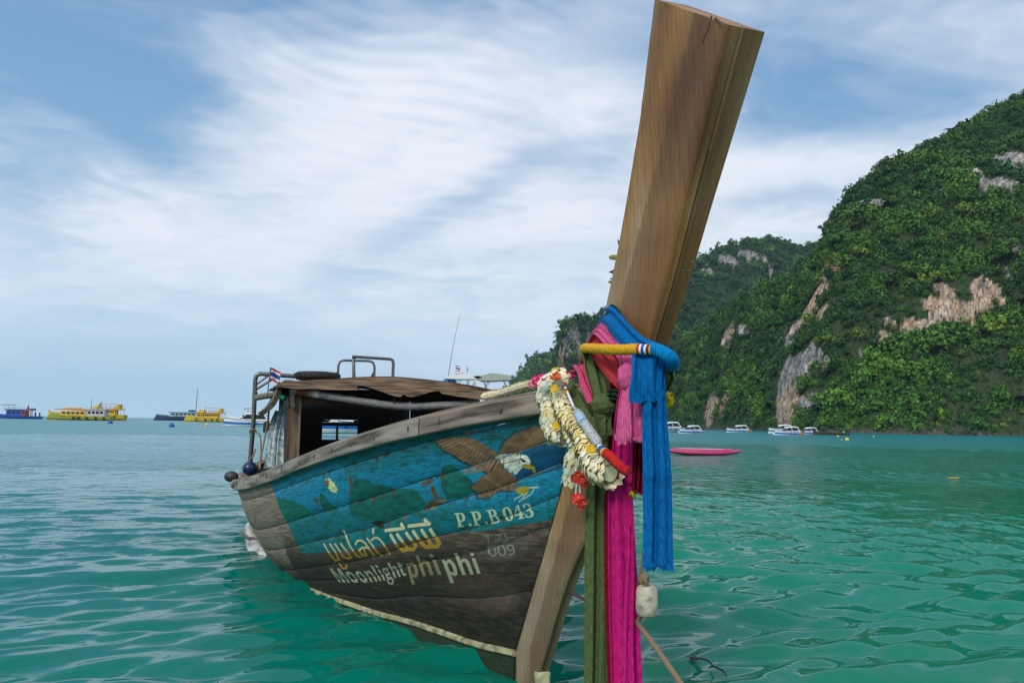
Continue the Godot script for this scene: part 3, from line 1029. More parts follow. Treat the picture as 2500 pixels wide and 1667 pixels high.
func build_boat() -> void:
	var o := thing("longtail_boat", "weathered wooden longtail boat with painted eagle and islands on its bow", "boat", BOAT_AT, BOAT_TURN)
	var tex := mural()
	M.mural = mat(Color.WHITE, 0.62, tex, Vector3.ONE, false)
	M.mural.texture_repeat = false
	relief(M.mural, T.grain, 0.0)
	M.mural.heightmap_enabled = false
	var hull_part := sub("hull", o)
	for k in 7:
		obj("plank", strake(k, 1.0), M.mural, hull_part)
	for k in 7:
		obj("plank", strake(k, -1.0), M.hullplain, hull_part)
	for side in [1.0, -1.0]:
		# the pale rubbing strake at the water and the dark green bottom board below it
		obj("rubbing_strake", along_hull(0.0, 10.0, 1.0, side, [[-0.02, 0.008], [0.012, 0.008], [0.024, 0.0], [0.024, -0.018], [0.014, -0.027], [-0.02, -0.027]], 60), M.strake, hull_part)
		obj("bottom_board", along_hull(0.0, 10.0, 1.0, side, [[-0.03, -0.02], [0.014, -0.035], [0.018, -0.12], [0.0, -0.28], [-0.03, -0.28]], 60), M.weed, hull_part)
	# gunwale rail in lengths, with a capping board inside it
	for side in [1.0, -1.0]:
		for e in [[0.0, 2.165], [2.18, 5.6], [5.62, 9.9]]:
			obj("rail", along_hull(e[0], e[1], 0.0, side, [[-0.035, 0.002], [0.012, 0.0], [0.018, -0.006], [0.020, -0.088], [0.014, -0.094], [-0.035, -0.094]], 40), M.rail if e[0] < 1.0 else M.railgrey, o)
		for e in [[0.0, 3.3], [3.31, 9.9]]:
			obj("capping_board", along_hull(e[0], e[1], 0.0, side, [[-0.13, 0.018], [-0.115, 0.026], [-0.048, 0.024], [-0.037, 0.016], [-0.037, -0.012], [-0.13, -0.012]], 40), M.railtop, o)
	# the worn end of the rail, where it turns away aft
	var tip := begin()
	ball(tip, hull(6.75, 0.0) + Vector3(0.0, -0.045, 0.0), Vector3(0.06, 0.052, 0.30), 14, 0.25)
	obj("rail_end", done(tip), M.railtop, o)
	# nail stains on the rail are real pegs, slightly sunk
	for q in [0.55, 1.1, 1.9, 2.3, 2.75, 3.1, 3.45, 3.8, 4.1, 4.45, 4.8, 5.1]:
		var p := hull(q, 0.0)
		var big: float = 0.016 if q < 1.5 else 0.007
		obj("rail_peg", ball_mesh(p + Vector3(0.020, -0.045, 0.0), Vector3(0.006, big * (1.3 if q < 1.5 else 2.6), big * 1.3), 10), M.peg, o)
	# inside: floor boards and frames
	obj("deck", box_mesh(Vector3(1.5, 0.04, 5.6), 0.01, Vector3(0, 0.22, 6.0)), M.darkwood, o)
	obj("transom", box_mesh(Vector3(1.5, 0.7, 0.06), 0.01, Vector3(0, 0.4, 9.35)), M.darkwood, o)
	# stem post
	var post := obj("stem_post", post_mesh(), M.post, o)
	obj("post_foot", box_mesh(Vector3(0.072, 0.09, 0.05), 0.012, Vector3(0, 0.065, -0.195)), M.strake, o)
	# splits near the sawn top and a knot low down
	for e in [[[Vector3(0.073, 2.619, -1.833), Vector3(0.072, 2.585, -1.812), Vector3(0.071, 2.554, -1.771)], 0.0035], [[Vector3(0.073, 2.600, -1.854), Vector3(0.072, 2.562, -1.886), Vector3(0.071, 2.522, -1.902)], 0.0045], [[Vector3(0.066, 2.464, -1.622), Vector3(0.065, 2.405, -1.641), Vector3(0.064, 2.352, -1.628)], 0.0025], [[Vector3(0.046, 1.919, -1.283), Vector3(0.044, 1.843, -1.266), Vector3(0.042, 1.768, -1.242)], 0.002]]:
		obj("split", tube_mesh(e[0], [e[1], e[1], 0.001], 6), M.peg, o)
	obj("knot", ball_mesh(Vector3(0.032, 0.529, -0.458), Vector3(0.003, 0.024, 0.014), 12, 0.3), M.greywood, o)
	cabin(o)

func cabin(o: Node3D) -> void:
	var z := 4.4
	# front fascia with its worn, cut-out lower edge
	var top := [[1.115, 1.683], [0.97, 1.700], [0.35, 1.750], [-0.10, 1.772], [-0.54, 1.748], [-1.07, 1.646]]
	var bot := [[-1.07, 1.552], [-0.80, 1.575], [-0.545, 1.612], [-0.53, 1.636], [-0.49, 1.640], [-0.42, 1.625], [-0.30, 1.583], [-0.22, 1.566], [-0.18, 1.572], [-0.13, 1.592], [-0.105, 1.566], [-0.07, 1.564], [0.0, 1.582], [0.10, 1.616], [0.22, 1.650], [0.30, 1.668], [0.34, 1.668], [0.352, 1.645], [0.345, 1.622], [0.62, 1.616], [0.80, 1.620], [0.97, 1.614], [1.105, 1.630]]
	var poly := []
	for p in top + bot:
		poly.append(Vector2(p[0], p[1]))
	obj("fascia_board", slab_mesh(poly, Transform3D(Basis(), Vector3(0, 0, z - 0.04)), 0.035), M.fascia, o)
	# roof skin, cambered, with its thin rusty sheet edge
	var rings := []
	var rings2 := []
	for i in 9:
		var zz := z - 0.03 + i * 0.42
		var a := PackedVector3Array()
		for j in 17:
			var x := lerpf(-1.13, 1.16, j / 16.0)
			var y := 1.785 - 0.12 * pow(absf(x + 0.06) / 1.12, 1.4) + 0.006 * sin(i * 2.0 + j * 0.7) + i * 0.008
			a.append(Vector3(x, y, zz))
		for j in 17:
			var p := a[16 - j]
			a.append(p - Vector3(0, 0.018, 0))
		rings.append(a)
	var st := begin()
	loft(st, rings, true, true, false)
	obj("roof", done(st), M.roofsheet, o)
	for i in 4:
		var zz := z + 0.5 + i * 0.85
		obj("roof_beam", beam_mesh(Vector3(-1.05, 1.60 + i * 0.01, zz), Vector3(1.05, 1.63 + i * 0.01, zz), 0.05, 0.07), M.darkwood, o)
	# rolled tarpaulin under the eave, and the cross beam behind it
	var rp := smooth_path([Vector3(1.02, 1.603, z + 0.05), Vector3(0.868, 1.589, z + 0.05), Vector3(0.442, 1.528, z + 0.05), Vector3(-0.102, 1.470, z + 0.05), Vector3(-0.542, 1.487, z + 0.05), Vector3(-1.0, 1.525, z + 0.05)], 10)
	var rr := []
	for i in rp.size():
		rr.append(0.040 + 0.006 * fn.get_noise_1d(i * 30.0))
	obj("rolled_tarpaulin", tube_mesh(rp, rr, 14), M.plastic, o)
	obj("tarpaulin_band", tube_mesh([rp[6], rp[11]], 0.044, 14), M.redcloth, o)
	obj("tarpaulin_band", tube_mesh([rp[12], rp[14]], 0.0435, 14), M.paleband, o)
	obj("tarpaulin_tie", tube_mesh([rp[29] + Vector3(0, 0.16, 0), rp[29] + Vector3(0, 0.05, -0.045), rp[29] + Vector3(0, -0.055, 0)], 0.010, 6), M.black, o)
	obj("cross_beam", beam_mesh(Vector3(1.02, 1.53, z + 0.2), Vector3(-1.02, 1.44, z + 0.2), 0.07, 0.075), M.redwood, o)
	# posts
	obj("cabin_post", beam_mesh(Vector3(0.945, 0.35, z + 0.15), Vector3(0.945, 1.60, z + 0.15), 0.10, 0.10), M.postwood, o)
	obj("cabin_post", beam_mesh(Vector3(-0.945, 0.35, z + 0.15), Vector3(-0.945, 1.60, z + 0.15), 0.10, 0.10), M.postwood, o)
	obj("post_bracket", slab_mesh([Vector2(1.00, 1.62), Vector2(0.955, 1.62), Vector2(0.955, 1.50), Vector2(0.94, 1.44), Vector2(0.965, 1.42), Vector2(0.99, 1.45)], Transform3D(Basis(), Vector3(0.02, 0, z + 0.05)), 0.05), M.greywood, o)
	for s in [1.0, -1.0]:
		obj("cabin_post", beam_mesh(Vector3(0.95 * s, 0.35, z + 3.4), Vector3(0.95 * s, 1.66, z + 3.4), 0.09, 0.09), M.darkwood, o)
		var wall := begin()
		box(wall, Transform3D(Basis(), Vector3(0.93 * s, 1.05, z + 1.85)), Vector3(0.02, 1.12, 3.3), 0.004)
		obj("side_curtain", done(wall), M.black, o)
	# after bulkhead with a window and a slot
	var zb := z + 3.6
	for e in [[-0.93, -0.15, 0.4, 1.76], [0.36, 0.93, 0.4, 1.74], [-0.15, 0.36, 0.4, 1.03], [-0.15, 0.36, 1.228, 1.282], [-0.15, 0.36, 1.318, 1.81], [0.27, 0.36, 1.282, 1.318], [-0.15, -0.09, 1.282, 1.318]]:
		obj("bulkhead_panel", box_mesh(Vector3(e[1] - e[0] - 0.002, e[3] - e[2] - 0.002, 0.03), 0.003, Vector3((e[0] + e[1]) / 2, (e[2] + e[3]) / 2, zb)), M.black, o)
	obj("window_bar", beam_mesh(Vector3(0.145, 1.02, zb - 0.02), Vector3(0.148, 1.23, zb - 0.02), 0.036, 0.02), M.greywood, o)
	# pale side tarpaulin hung outside the post, two creased sheets
	for e in [[[Vector3(1.05, 1.45, 4.74), Vector3(1.085, 1.32, 4.74), Vector3(1.10, 1.12, 4.76), Vector3(1.105, 0.80, 4.78)], [0.05, 0.15], 0.3, M.paletarp], [[Vector3(1.10, 1.40, 5.1), Vector3(1.13, 1.25, 5.1), Vector3(1.13, 1.0, 5.1), Vector3(1.13, 0.78, 5.1)], [0.06, 0.20], 1.7, M.paletarp2]]:
		var pth := smooth_path(e[0], 6)
		obj("side_tarpaulin", cloth(pth, e[1], Vector3(0.948, 0, 0.317), 2, 0.010, 0.006, e[2], 0.0), e[3], o)
	obj("tarpaulin_cord", tube_mesh([Vector3(1.075, 1.40, 4.70), Vector3(1.115, 1.1, 4.72), Vector3(1.12, 0.75, 4.74)], 0.005, 6), M.blue, o)
	obj("tarpaulin_edge", tube_mesh([Vector3(1.0, 1.45, 4.66), Vector3(0.99, 1.25, 4.68), Vector3(1.0, 0.9, 4.7)], 0.022, 8), M.redwood, o)
	obj("tarpaulin_flap", slab_mesh([Vector2(0, 0), Vector2(0.055, -0.03), Vector2(0.06, -0.13), Vector2(0.02, -0.15), Vector2(-0.02, -0.08)], Transform3D(Basis(), Vector3(1.19, 1.30, 5.2)), 0.02), M.darktarp, o)
	# rolled canvas side awning curving down from the roof corner, in three layers
	for i in 3:
		var pts := []
		for p in [[1.085, 1.672], [1.10, 1.60], [1.125, 1.52], [1.165, 1.445], [1.215, 1.392], [1.262, 1.352]]:
			pts.append(Vector3(p[0] + i * 0.016, p[1] + i * 0.012, z + 0.16 + i * 0.006))
		var rn := []
		var sp := smooth_path(pts, 5)
		for q in sp.size():
			var b := frame_at(sp, q, Vector3(0, 0, 1))
			var g := PackedVector3Array()
			for c in [[-0.9, -0.007], [0.9, -0.007], [0.905, 0.0], [0.9, 0.007], [-0.9, 0.007], [-0.905, 0.0]]:
				g.append(sp[q] + Vector3(0, 0, 0.9 + c[0]) + Vector3(0.7, 0.7, 0) * c[1])
			rn.append(g)
		var ss := begin()
		loft(ss, rn, true, true, true)
		obj("side_awning", done(ss), M.canvas, o)
	obj("green_float", ball_mesh(Vector3(1.075, 1.532, z + 0.14), Vector3(0.035, 0.035, 0.035), 14), M.green, o)
	# steel frame at the quarter, a rounded driftwood bar lashed across it
	var rail := [Vector3(1.365, 0.70, 5.8), Vector3(1.346, 1.278, 5.8), Vector3(1.35, 1.76, 5.8), Vector3(1.34, 1.815, 5.8), Vector3(1.30, 1.838, 5.8), Vector3(0.9, 1.822, 5.8), Vector3(0.5, 1.81, 5.8)]
	obj("steel_frame", tube_mesh(rail, 0.026, 12), M.steel, o)
	obj("frame_brace", tube_mesh([Vector3(1.346, 1.70, 5.8), Vector3(1.20, 1.825, 5.8)], 0.012, 8), M.steel, o)
	obj("frame_brace", tube_mesh([Vector3(1.346, 1.645, 5.8), Vector3(1.10, 1.82, 5.8)], 0.014, 8), M.steel, o)
	obj("frame_lashing", tube_mesh([Vector3(1.372, 1.62, 5.79), Vector3(1.33, 1.63, 5.77), Vector3(1.32, 1.61, 5.8), Vector3(1.372, 1.60, 5.81)], 0.010, 6), M.rope, o)
	obj("frame_lashing", tube_mesh([Vector3(1.385, 1.17, 5.79), Vector3(1.34, 1.185, 5.76), Vector3(1.31, 1.165, 5.8), Vector3(1.385, 1.15, 5.82)], 0.014, 6), M.rope, o)
	obj("outrigger_bar", tube_mesh(smooth_path([Vector3(1.352, 1.547, 5.4), Vector3(1.33, 1.549, 5.4), Vector3(1.2, 1.575, 5.4), Vector3(0.9, 1.62, 5.4)], 4), [0.012, 0.024, 0.032, 0.034, 0.035, 0.035, 0.035, 0.035, 0.035, 0.035, 0.035, 0.034, 0.03], 12), M.greywood, o)
	for e in [[Vector3(1.19, 1.50, 5.0), Vector3(1.215, 1.2, 5.05), Vector3(1.255, 0.95, 4.9), Vector3(1.27, 0.80, 4.7)], [Vector3(1.33, 1.16, 5.78), Vector3(1.27, 1.12, 5.6), Vector3(1.26, 0.95, 5.2), Vector3(1.275, 0.78, 4.8)]]:
		obj("lashing_rope", tube_mesh(smooth_path(e, 6), 0.009, 6), M.rope, o)
	# hoop rails on the roof
	for e in [[[Vector3(0.326, 1.78, 6.5), Vector3(0.324, 2.02, 6.5), Vector3(0.305, 2.07, 6.5), Vector3(0.254, 2.09, 6.5), Vector3(-0.07, 2.095, 6.5), Vector3(-0.125, 2.075, 6.5), Vector3(-0.146, 2.02, 6.5), Vector3(-0.148, 1.78, 6.5)], 0.016], [[Vector3(0.280, 1.76, 5.2), Vector3(0.294, 1.99, 5.2), Vector3(0.285, 2.03, 5.22), Vector3(0.265, 2.04, 5.26)], 0.019], [[Vector3(0.31, 2.038, 5.2), Vector3(-0.12, 2.028, 5.2), Vector3(-0.155, 2.018, 5.2), Vector3(-0.166, 1.98, 5.2), Vector3(-0.164, 1.76, 5.2)], 0.018], [[Vector3(0.335, 1.93, 6.5), Vector3(0.37, 1.79, 6.7)], 0.013], [[Vector3(-0.14, 1.95, 6.5), Vector3(-0.09, 1.79, 6.7)], 0.013]]:
		obj("roof_rail", tube_mesh(e[0], e[1], 10), M.steel, o)
	obj("roof_block", box_mesh(Vector3(0.12, 0.06, 0.1), 0.006, Vector3(0.98, 1.735, 5.6)), M.fascia, o)

func tyre(at: Vector3, turn: float) -> void:
	var o := thing("tyre", "black rubber tyre lying flat on the cabin roof", "tyre", at, turn)
	var st := begin()
	var rings := []
	var n := 36
	for i in n + 1:
		var a := TAU * i / n
		var g := PackedVector3Array()
		for e in [[0.17, 0.055], [0.19, 0.09], [0.235, 0.085], [0.26, 0.06], [0.262, 0.03], [0.245, -0.005], [0.2, -0.012], [0.175, 0.01]]:
			g.append(Vector3(cos(a) * e[0], e[1] + 0.012, sin(a) * e[0]))
		rings.append(g)
	loft(st, rings, true, false, true)
	obj("casing", done(st), M.rubber, o)
	for i in 24:
		var a := TAU * i / 24
		obj("tread_block", box_mesh(Vector3(0.012, 0.05, 0.045), 0.003, Vector3.ZERO), M.rubber, o).transform = Transform3D(Basis(Vector3.UP, -a), Vector3(cos(a) * 0.264, 0.055, sin(a) * 0.264))

func flag(at: Vector3, h: float, w: float, fh: float, label: String, dir: Vector3, lean := Vector3.ZERO) -> void:
	# a striped flag on a staff: red, white, blue (double), white, red
	var o := thing("flag", label, "flag", at)
	obj("staff", tube_mesh([Vector3.ZERO, Vector3(0, h, 0) + lean], 0.006 * maxf(1.0, h * 0.6), 6), M.steel, o)
	var y := 0.0
	var mats := [M.flagred, M.flagwhite, M.flagblue, M.flagwhite, M.flagred]
	var hs := [1.0, 1.0, 2.0, 1.0, 1.0]
	for k in 5:
		var st := begin()
		st.set_smooth_group(0)
		var y0: float = h - fh * y / 6.0
		var y1: float = h - fh * (y + hs[k]) / 6.0
		y += hs[k]
		for i in 12:
			var u0 := i / 12.0
			var u1 := (i + 1) / 12.0
			var f := func(u: float, yy: float) -> Vector3:
				var l := lean * (yy / h)
				return l + Vector3(0, yy - u * u * fh * 0.28 - u * 0.06 * fh, 0) + dir * w * u * (1.0 - 0.18 * u) + dir.cross(Vector3.UP) * w * (0.16 * sin(u * 7.0 + yy * 3.0) * u)
			quad(st, f.call(u0, y0), f.call(u1, y0), f.call(u1, y1), f.call(u0, y1))
		obj("stripe", done(st), mats[k], o)

# ---------------------------------------------------------------- cloth
func cloth(path: Array, width, side: Vector3, folds: int, depth: float, thick: float, sd: float, ragged: float, n := 44) -> ArrayMesh:
	# a pleated strip of cloth hung along a path; the folds wander a little on the way down
	var rings := []
	side = side.normalized()
	for i in path.size():
		var f := float(i) / (path.size() - 1)
		var t: Vector3 = (path[mini(i + 1, path.size() - 1)] - path[maxi(i - 1, 0)]).normalized()
		var sx := (side - t * side.dot(t)).normalized()
		var nn := t.cross(sx).normalized()
		var w: float = width if width is float else lerpf(width[0], width[1], f)
		var a := PackedVector3Array()
		var b := PackedVector3Array()
		for j in n + 1:
			var u := float(j) / n
			var uu := u + 0.06 * sin(u * 5.0 + sd * 3.0 + f * 2.0)
			var fold := sin(uu * TAU * folds + sd * 2.0 + 0.5 * sin(f * 4.0 + sd)) + 0.28 * sin(uu * TAU * folds * 1.7 + sd * 5.0 + f * 1.5)
			fold += 0.5 * fn.get_noise_2d(u * 80.0 + sd * 99.0, f * 50.0)
			var edge := 1.0 - pow(absf(u * 2.0 - 1.0), 3.0) * 0.4
			var off := nn * depth * fold * edge
			var p: Vector3 = path[i] + sx * w * (u - 0.5) * (1.0 + 0.04 * sin(f * 9.0 + sd)) + off
			if ragged > 0.0 and i >= path.size() - 2:
				p += t * ragged * (fn.get_noise_1d(j * 170.0 + sd * 7.0) + 0.5 * sin(j * 2.4 + sd)) * (1.0 if i == path.size() - 1 else 0.4)
			a.append(p + nn * thick * 0.5)
			b.append(p - nn * thick * 0.5)
		b.reverse()
		a.append_array(b)
		rings.append(a)
	var st := begin()
	loft(st, rings, true, true, true)
	return done(st)


# ---------------------------------------------------------------- scarfes and garlands on the stem
const SIDE := Vector3(1.0, 0.0, 0.02)

func strip(called: String, parent: Node3D, pts: Array, width, m: Material, folds := 3, depth := 0.010, sd := 1.0, ragged := 0.0, per := 8, side := SIDE) -> MeshInstance3D:
	var p := smooth_path(pts, per)
	var at: Vector3 = parent.position
	for i in p.size():
		p[i] -= at
	return obj(called, cloth(p, width, side, folds, depth, 0.004, sd, ragged), m, parent)

func knot(called: String, parent: Node3D, c: Vector3, r: Vector3, m: Material, sd: int) -> void:
	# a tight knot: a lump with turns of cloth round it
	var st := begin()
	var rings := []
	for i in 13:
		var a := lerpf(0.05, PI - 0.05, i / 12.0)
		var g := PackedVector3Array()
		for j in 28:
			var p := TAU * j / 28
			var d := Vector3(cos(p) * sin(a), cos(a), sin(p) * sin(a))
			var s := 1.0 + 0.07 * sin(a * 9.0 + d.x * 3.0 + sd) + 0.05 * sin(p * 5.0 + a * 4.0 + sd)
			g.append(c - parent.position + Vector3(d.x * r.x, d.y * r.y, d.z * r.z) * s)
		rings.append(g)
	loft(st, rings, true, false, true)
	obj(called, done(st), m, parent)

func scarf(called: String, label: String, at: Vector3) -> Node3D:
	return thing(called, label, "scarf", at)

func build_scarves() -> void:
	var across := Vector3(0.30, 0.95, -0.1)
	# blue
	var o := scarf("blue_scarf", "bright blue scarf, highest band on the stem post, its long tail hanging free", Vector3(0.469, 1.543, -2.736))
	strip("band", o, [Vector3(0.400, 1.739, -3.636), Vector3(0.388, 1.749, -3.420), Vector3(0.382, 1.741, -3.140), Vector3(0.416, 1.654, -2.960), Vector3(0.454, 1.589, -2.845), Vector3(0.493, 1.560, -2.760)], 0.080, M.blue, 2, 0.006, 2.0, 0.0, 8, across)
	strip("lining", o, [Vector3(0.380, 1.741, -3.224), Vector3(0.397, 1.757, -3.136), Vector3(0.429, 1.671, -3.015), Vector3(0.462, 1.607, -2.899)], 0.055, M.tealcloth, 2, 0.005, 4.0, 0.0, 8, across)
	obj("roll", tube_mesh(smooth_path([Vector3(0.481, 1.568, -2.718) - o.position, Vector3(0.493, 1.556, -2.648) - o.position, Vector3(0.514, 1.537, -2.602) - o.position, Vector3(0.538, 1.521, -2.626) - o.position, Vector3(0.560, 1.512, -2.750) - o.position, Vector3(0.566, 1.543, -2.889) - o.position], 6), 0.0225, 14), M.bluebright, o)
	strip("flap", o, [Vector3(0.471, 1.559, -2.731), Vector3(0.466, 1.526, -2.700), Vector3(0.459, 1.468, -2.673), Vector3(0.455, 1.422, -2.668), Vector3(0.459, 1.387, -2.673)], [0.10, 0.115], M.blue, 2, 0.012, 6.2, 0.010)
	strip("tail", o, [Vector3(0.497, 1.546, -2.717), Vector3(0.490, 1.470, -2.691), Vector3(0.488, 1.395, -2.681), Vector3(0.491, 1.285, -2.688), Vector3(0.497, 1.149, -2.685), Vector3(0.499, 1.101, -2.695), Vector3(0.502, 0.951, -2.702), Vector3(0.502, 0.833, -2.703)], [0.070, 0.108], M.blue, 2, 0.011, 9.1, 0.022)
	strip("tail_end", o, [Vector3(0.585, 1.676, -2.988), Vector3(0.576, 1.625, -2.953), Vector3(0.573, 1.574, -2.899)], 0.022, M.blue, 1, 0.003, 3.0)
	strip("tail_trim", o, [Vector3(0.585, 1.671, -2.970), Vector3(0.581, 1.655, -2.962), Vector3(0.575, 1.624, -2.942)], 0.013, M.pink, 1, 0.002, 5.0)
	# pink
	o = scarf("pink_scarf", "pink scarf wound round the post and knotted, its long magenta tail reaching towards the water", Vector3(0.414, 1.466, -2.807))
	strip("band", o, [Vector3(0.371, 1.690, -3.597), Vector3(0.360, 1.704, -3.348), Vector3(0.361, 1.696, -3.185), Vector3(0.391, 1.635, -3.049), Vector3(0.415, 1.574, -2.899), Vector3(0.420, 1.525, -2.819), Vector3(0.424, 1.494, -2.793)], [0.085, 0.062], M.pink, 3, 0.006, 1.3, 0.0, 8, Vector3(0.6, 0.8, 0))
	knot("knot", o, Vector3(0.414, 1.472, -2.791), Vector3(0.038, 0.052, 0.034), M.pink, 1)
	strip("short_tail", o, [Vector3(0.412, 1.446, -2.796), Vector3(0.414, 1.396, -2.759), Vector3(0.414, 1.330, -2.744), Vector3(0.419, 1.255, -2.745)], [0.045, 0.115], M.pink, 2, 0.012, 4.4, 0.028)
	strip("long_tail", o, [Vector3(0.422, 1.434, -2.846), Vector3(0.410, 1.341, -2.849), Vector3(0.405, 1.233, -2.864), Vector3(0.404, 1.111, -2.885), Vector3(0.402, 1.074, -2.904), Vector3(0.409, 0.884, -2.915), Vector3(0.418, 0.649, -2.922), Vector3(0.428, 0.419, -2.923), Vector3(0.430, 0.339, -2.918)], [0.060, 0.118], M.magenta, 2, 0.011, 7.7, 0.01, 8)
	strip("loose_edge", o, [Vector3(0.426, 0.953, -2.819), Vector3(0.428, 0.869, -2.829), Vector3(0.428, 0.757, -2.845), Vector3(0.428, 0.569, -2.876), Vector3(0.431, 0.405, -2.882)], [0.020, 0.040], M.magenta, 1, 0.006, 3.3, 0.02)
	# coral
	o = scarf("coral_scarf", "coral red scarf wrapped slantwise across the post under the yellow ring", Vector3(0.373, 1.550, -3.025))
	strip("band", o, [Vector3(0.342, 1.607, -3.651), Vector3(0.333, 1.633, -3.396), Vector3(0.340, 1.627, -3.216), Vector3(0.367, 1.556, -3.025), Vector3(0.396, 1.502, -2.924), Vector3(0.430, 1.462, -2.917), Vector3(0.457, 1.446, -2.994)], [0.10, 0.085], M.coral, 3, 0.007, 8.2, 0.0, 8, Vector3(0.55, 0.8, 0))
	strip("lower_band", o, [Vector3(0.300, 1.565, -3.525), Vector3(0.298, 1.525, -3.295), Vector3(0.305, 1.476, -3.212), Vector3(0.319, 1.424, -3.155), Vector3(0.329, 1.391, -3.124)], [0.050, 0.055], M.coralpink, 2, 0.006, 2.2)
	# olive
	o = scarf("olive_scarf", "olive green scarf with a double knot, hanging the full height of the bow", Vector3(0.344, 1.384, -3.046))
	strip("band", o, [Vector3(0.325, 1.611, -3.230), Vector3(0.323, 1.560, -3.156), Vector3(0.328, 1.502, -3.095), Vector3(0.337, 1.447, -3.053), Vector3(0.345, 1.399, -3.029)], [0.078, 0.058], M.olive, 2, 0.008, 3.9)
	strip("left_band", o, [Vector3(0.252, 1.514, -3.607), Vector3(0.266, 1.457, -3.423), Vector3(0.289, 1.395, -3.307), Vector3(0.310, 1.349, -3.228), Vector3(0.335, 1.284, -3.152), Vector3(0.352, 1.236, -3.151)], [0.055, 0.075], M.olive, 1, 0.008, 5.1)
	knot("upper_knot", o, Vector3(0.352, 1.382, -2.976), Vector3(0.050, 0.040, 0.034), M.olive, 3)
	strip("knot_loop", o, [Vector3(0.361, 1.404, -3.012), Vector3(0.377, 1.416, -2.933), Vector3(0.403, 1.407, -2.936), Vector3(0.405, 1.383, -2.991)], 0.040, M.olivedark, 2, 0.008, 1.1, 0.0, 8, Vector3(0.3, 0.9, 0.1))
	knot("lower_knot", o, Vector3(0.350, 1.341, -2.997), Vector3(0.034, 0.030, 0.028), M.olive, 5)
	strip("knot_tail", o, [Vector3(0.348, 1.336, -2.987), Vector3(0.346, 1.305, -2.973), Vector3(0.346, 1.265, -2.973)], [0.052, 0.074], M.olive, 2, 0.010, 6.6, 0.006)
	strip("long_tail", o, [Vector3(0.352, 1.333, -3.182), Vector3(0.350, 1.225, -3.157), Vector3(0.349, 1.092, -3.157), Vector3(0.349, 1.042, -3.159), Vector3(0.350, 0.846, -3.171), Vector3(0.352, 0.590, -3.181), Vector3(0.353, 0.336, -3.195), Vector3(0.353, 0.242, -3.193)], [0.070, 0.112], M.olive, 2, 0.012, 2.7, 0.01, 8)
	strip("back_loop", o, [Vector3(0.564, 1.543, -2.894), Vector3(0.554, 1.496, -2.799), Vector3(0.551, 1.466, -2.777), Vector3(0.543, 1.433, -2.800), Vector3(0.534, 1.420, -2.827)], [0.04, 0.035], M.olive, 2, 0.008, 4.0, 0.0, 8, Vector3(0.9, 0.3, 0))
	# dark red
	o = scarf("dark_red_scarf", "dark red scarf hanging behind the pink one", Vector3(0.415, 1.332, -3.025))
	strip("long_tail", o, [Vector3(0.409, 1.509, -3.025), Vector3(0.406, 1.384, -3.036), Vector3(0.406, 1.229, -3.052), Vector3(0.406, 1.073, -3.068), Vector3(0.399, 1.007, -3.103), Vector3(0.403, 0.706, -3.109), Vector3(0.413, 0.367, -3.094), Vector3(0.413, 0.276, -3.093)], [0.05, 0.065], M.darkred, 3, 0.012, 1.9, 0.01)
	strip("short_tail", o, [Vector3(0.469, 1.461, -2.879), Vector3(0.467, 1.332, -2.870), Vector3(0.467, 1.185, -2.884), Vector3(0.467, 1.060, -2.899)], [0.045, 0.066], M.darkred, 3, 0.012, 8.9, 0.014)
	# rainbow of thin ribbon by the rail
	o = thing("purple_ribbon", "thin purple ribbon at the left foot of the stem post, above the rail", "ribbon", Vector3(0.266, 1.518, -3.470))
	strip("loop", o, [Vector3(0.243, 1.487, -3.569), Vector3(0.264, 1.513, -3.477), Vector3(0.290, 1.540, -3.431)], 0.012, M.purple, 1, 0.002, 1.0, 0.0, 8, Vector3(0.5, 0.8, 0))

func petal_tube(st: SurfaceTool, path: Array, r0: float, sd: int, cols: Array, step := 0.0075, petals := 9, plump := 0.4) -> void:
	# a garland: small blossoms threaded close together, each a ring of petals round the thread
	rng.seed = sd
	var total := 0.0
	var acc := 0.0
	var spin := 0.0
	for i in range(1, path.size()):
		var a: Vector3 = path[i - 1]
		var b: Vector3 = path[i]
		var l := a.distance_to(b)
		var bs := frame_at(path, i, Vector3.UP)
		while acc < l:
			var c := a.lerp(b, acc / l)
			var rr := r0 * (1.0 + plump * 0.5 * fn.get_noise_1d((total + acc) * 900.0 + sd * 50.0)) * rng.randf_range(0.9, 1.12)
			spin += 0.7
			var cc: Color = cols[rng.randi() % cols.size()]
			for k in petals:
				var t := spin + TAU * k / petals + rng.randf_range(-0.2, 0.2)
				var d := bs.x * cos(t) + bs.y * sin(t)
				var s := bs.y * cos(t) - bs.x * sin(t)
				var w := rr * rng.randf_range(0.30, 0.42)
				var tone := rng.randf_range(0.86, 1.06)
				var cl := Color(cc.r * tone, cc.g * tone, cc.b * tone)
				var cd := Color(cc.r, cc.g * 0.95, cc.b * 0.8)
				var na := (d + s * 0.7 + bs.z * 0.2).normalized()
				var nb := (d - s * 0.7 + bs.z * 0.2).normalized()
				var tip := c + d * rr * rng.randf_range(0.92, 1.12) + bs.z * rr * 0.42
				var root := c + d * rr * 0.84 - bs.z * rr * 0.25
				var sl := c + d * rr * 0.93 + s * w + bs.z * rr * 0.1
				var sr := c + d * rr * 0.93 - s * w + bs.z * rr * 0.1
				for v in [[root, cd, d], [tip, cl, d], [sl, cl, na], [root, cd, d], [sr, cl, nb], [tip, cl, d]]:
					st.set_color(v[1])
					st.set_normal(v[2])
					st.add_vertex(v[0])
			acc += step
		acc -= l
		total += l

func blossoms(path: Array, r0: float, sd: int, cols: Array, step := 0.0075, petals := 9, plump := 0.4) -> ArrayMesh:
	var st := begin()
	st.set_smooth_group(-1)
	petal_tube(st, path, r0, sd, cols, step, petals, plump)
	return st.commit()

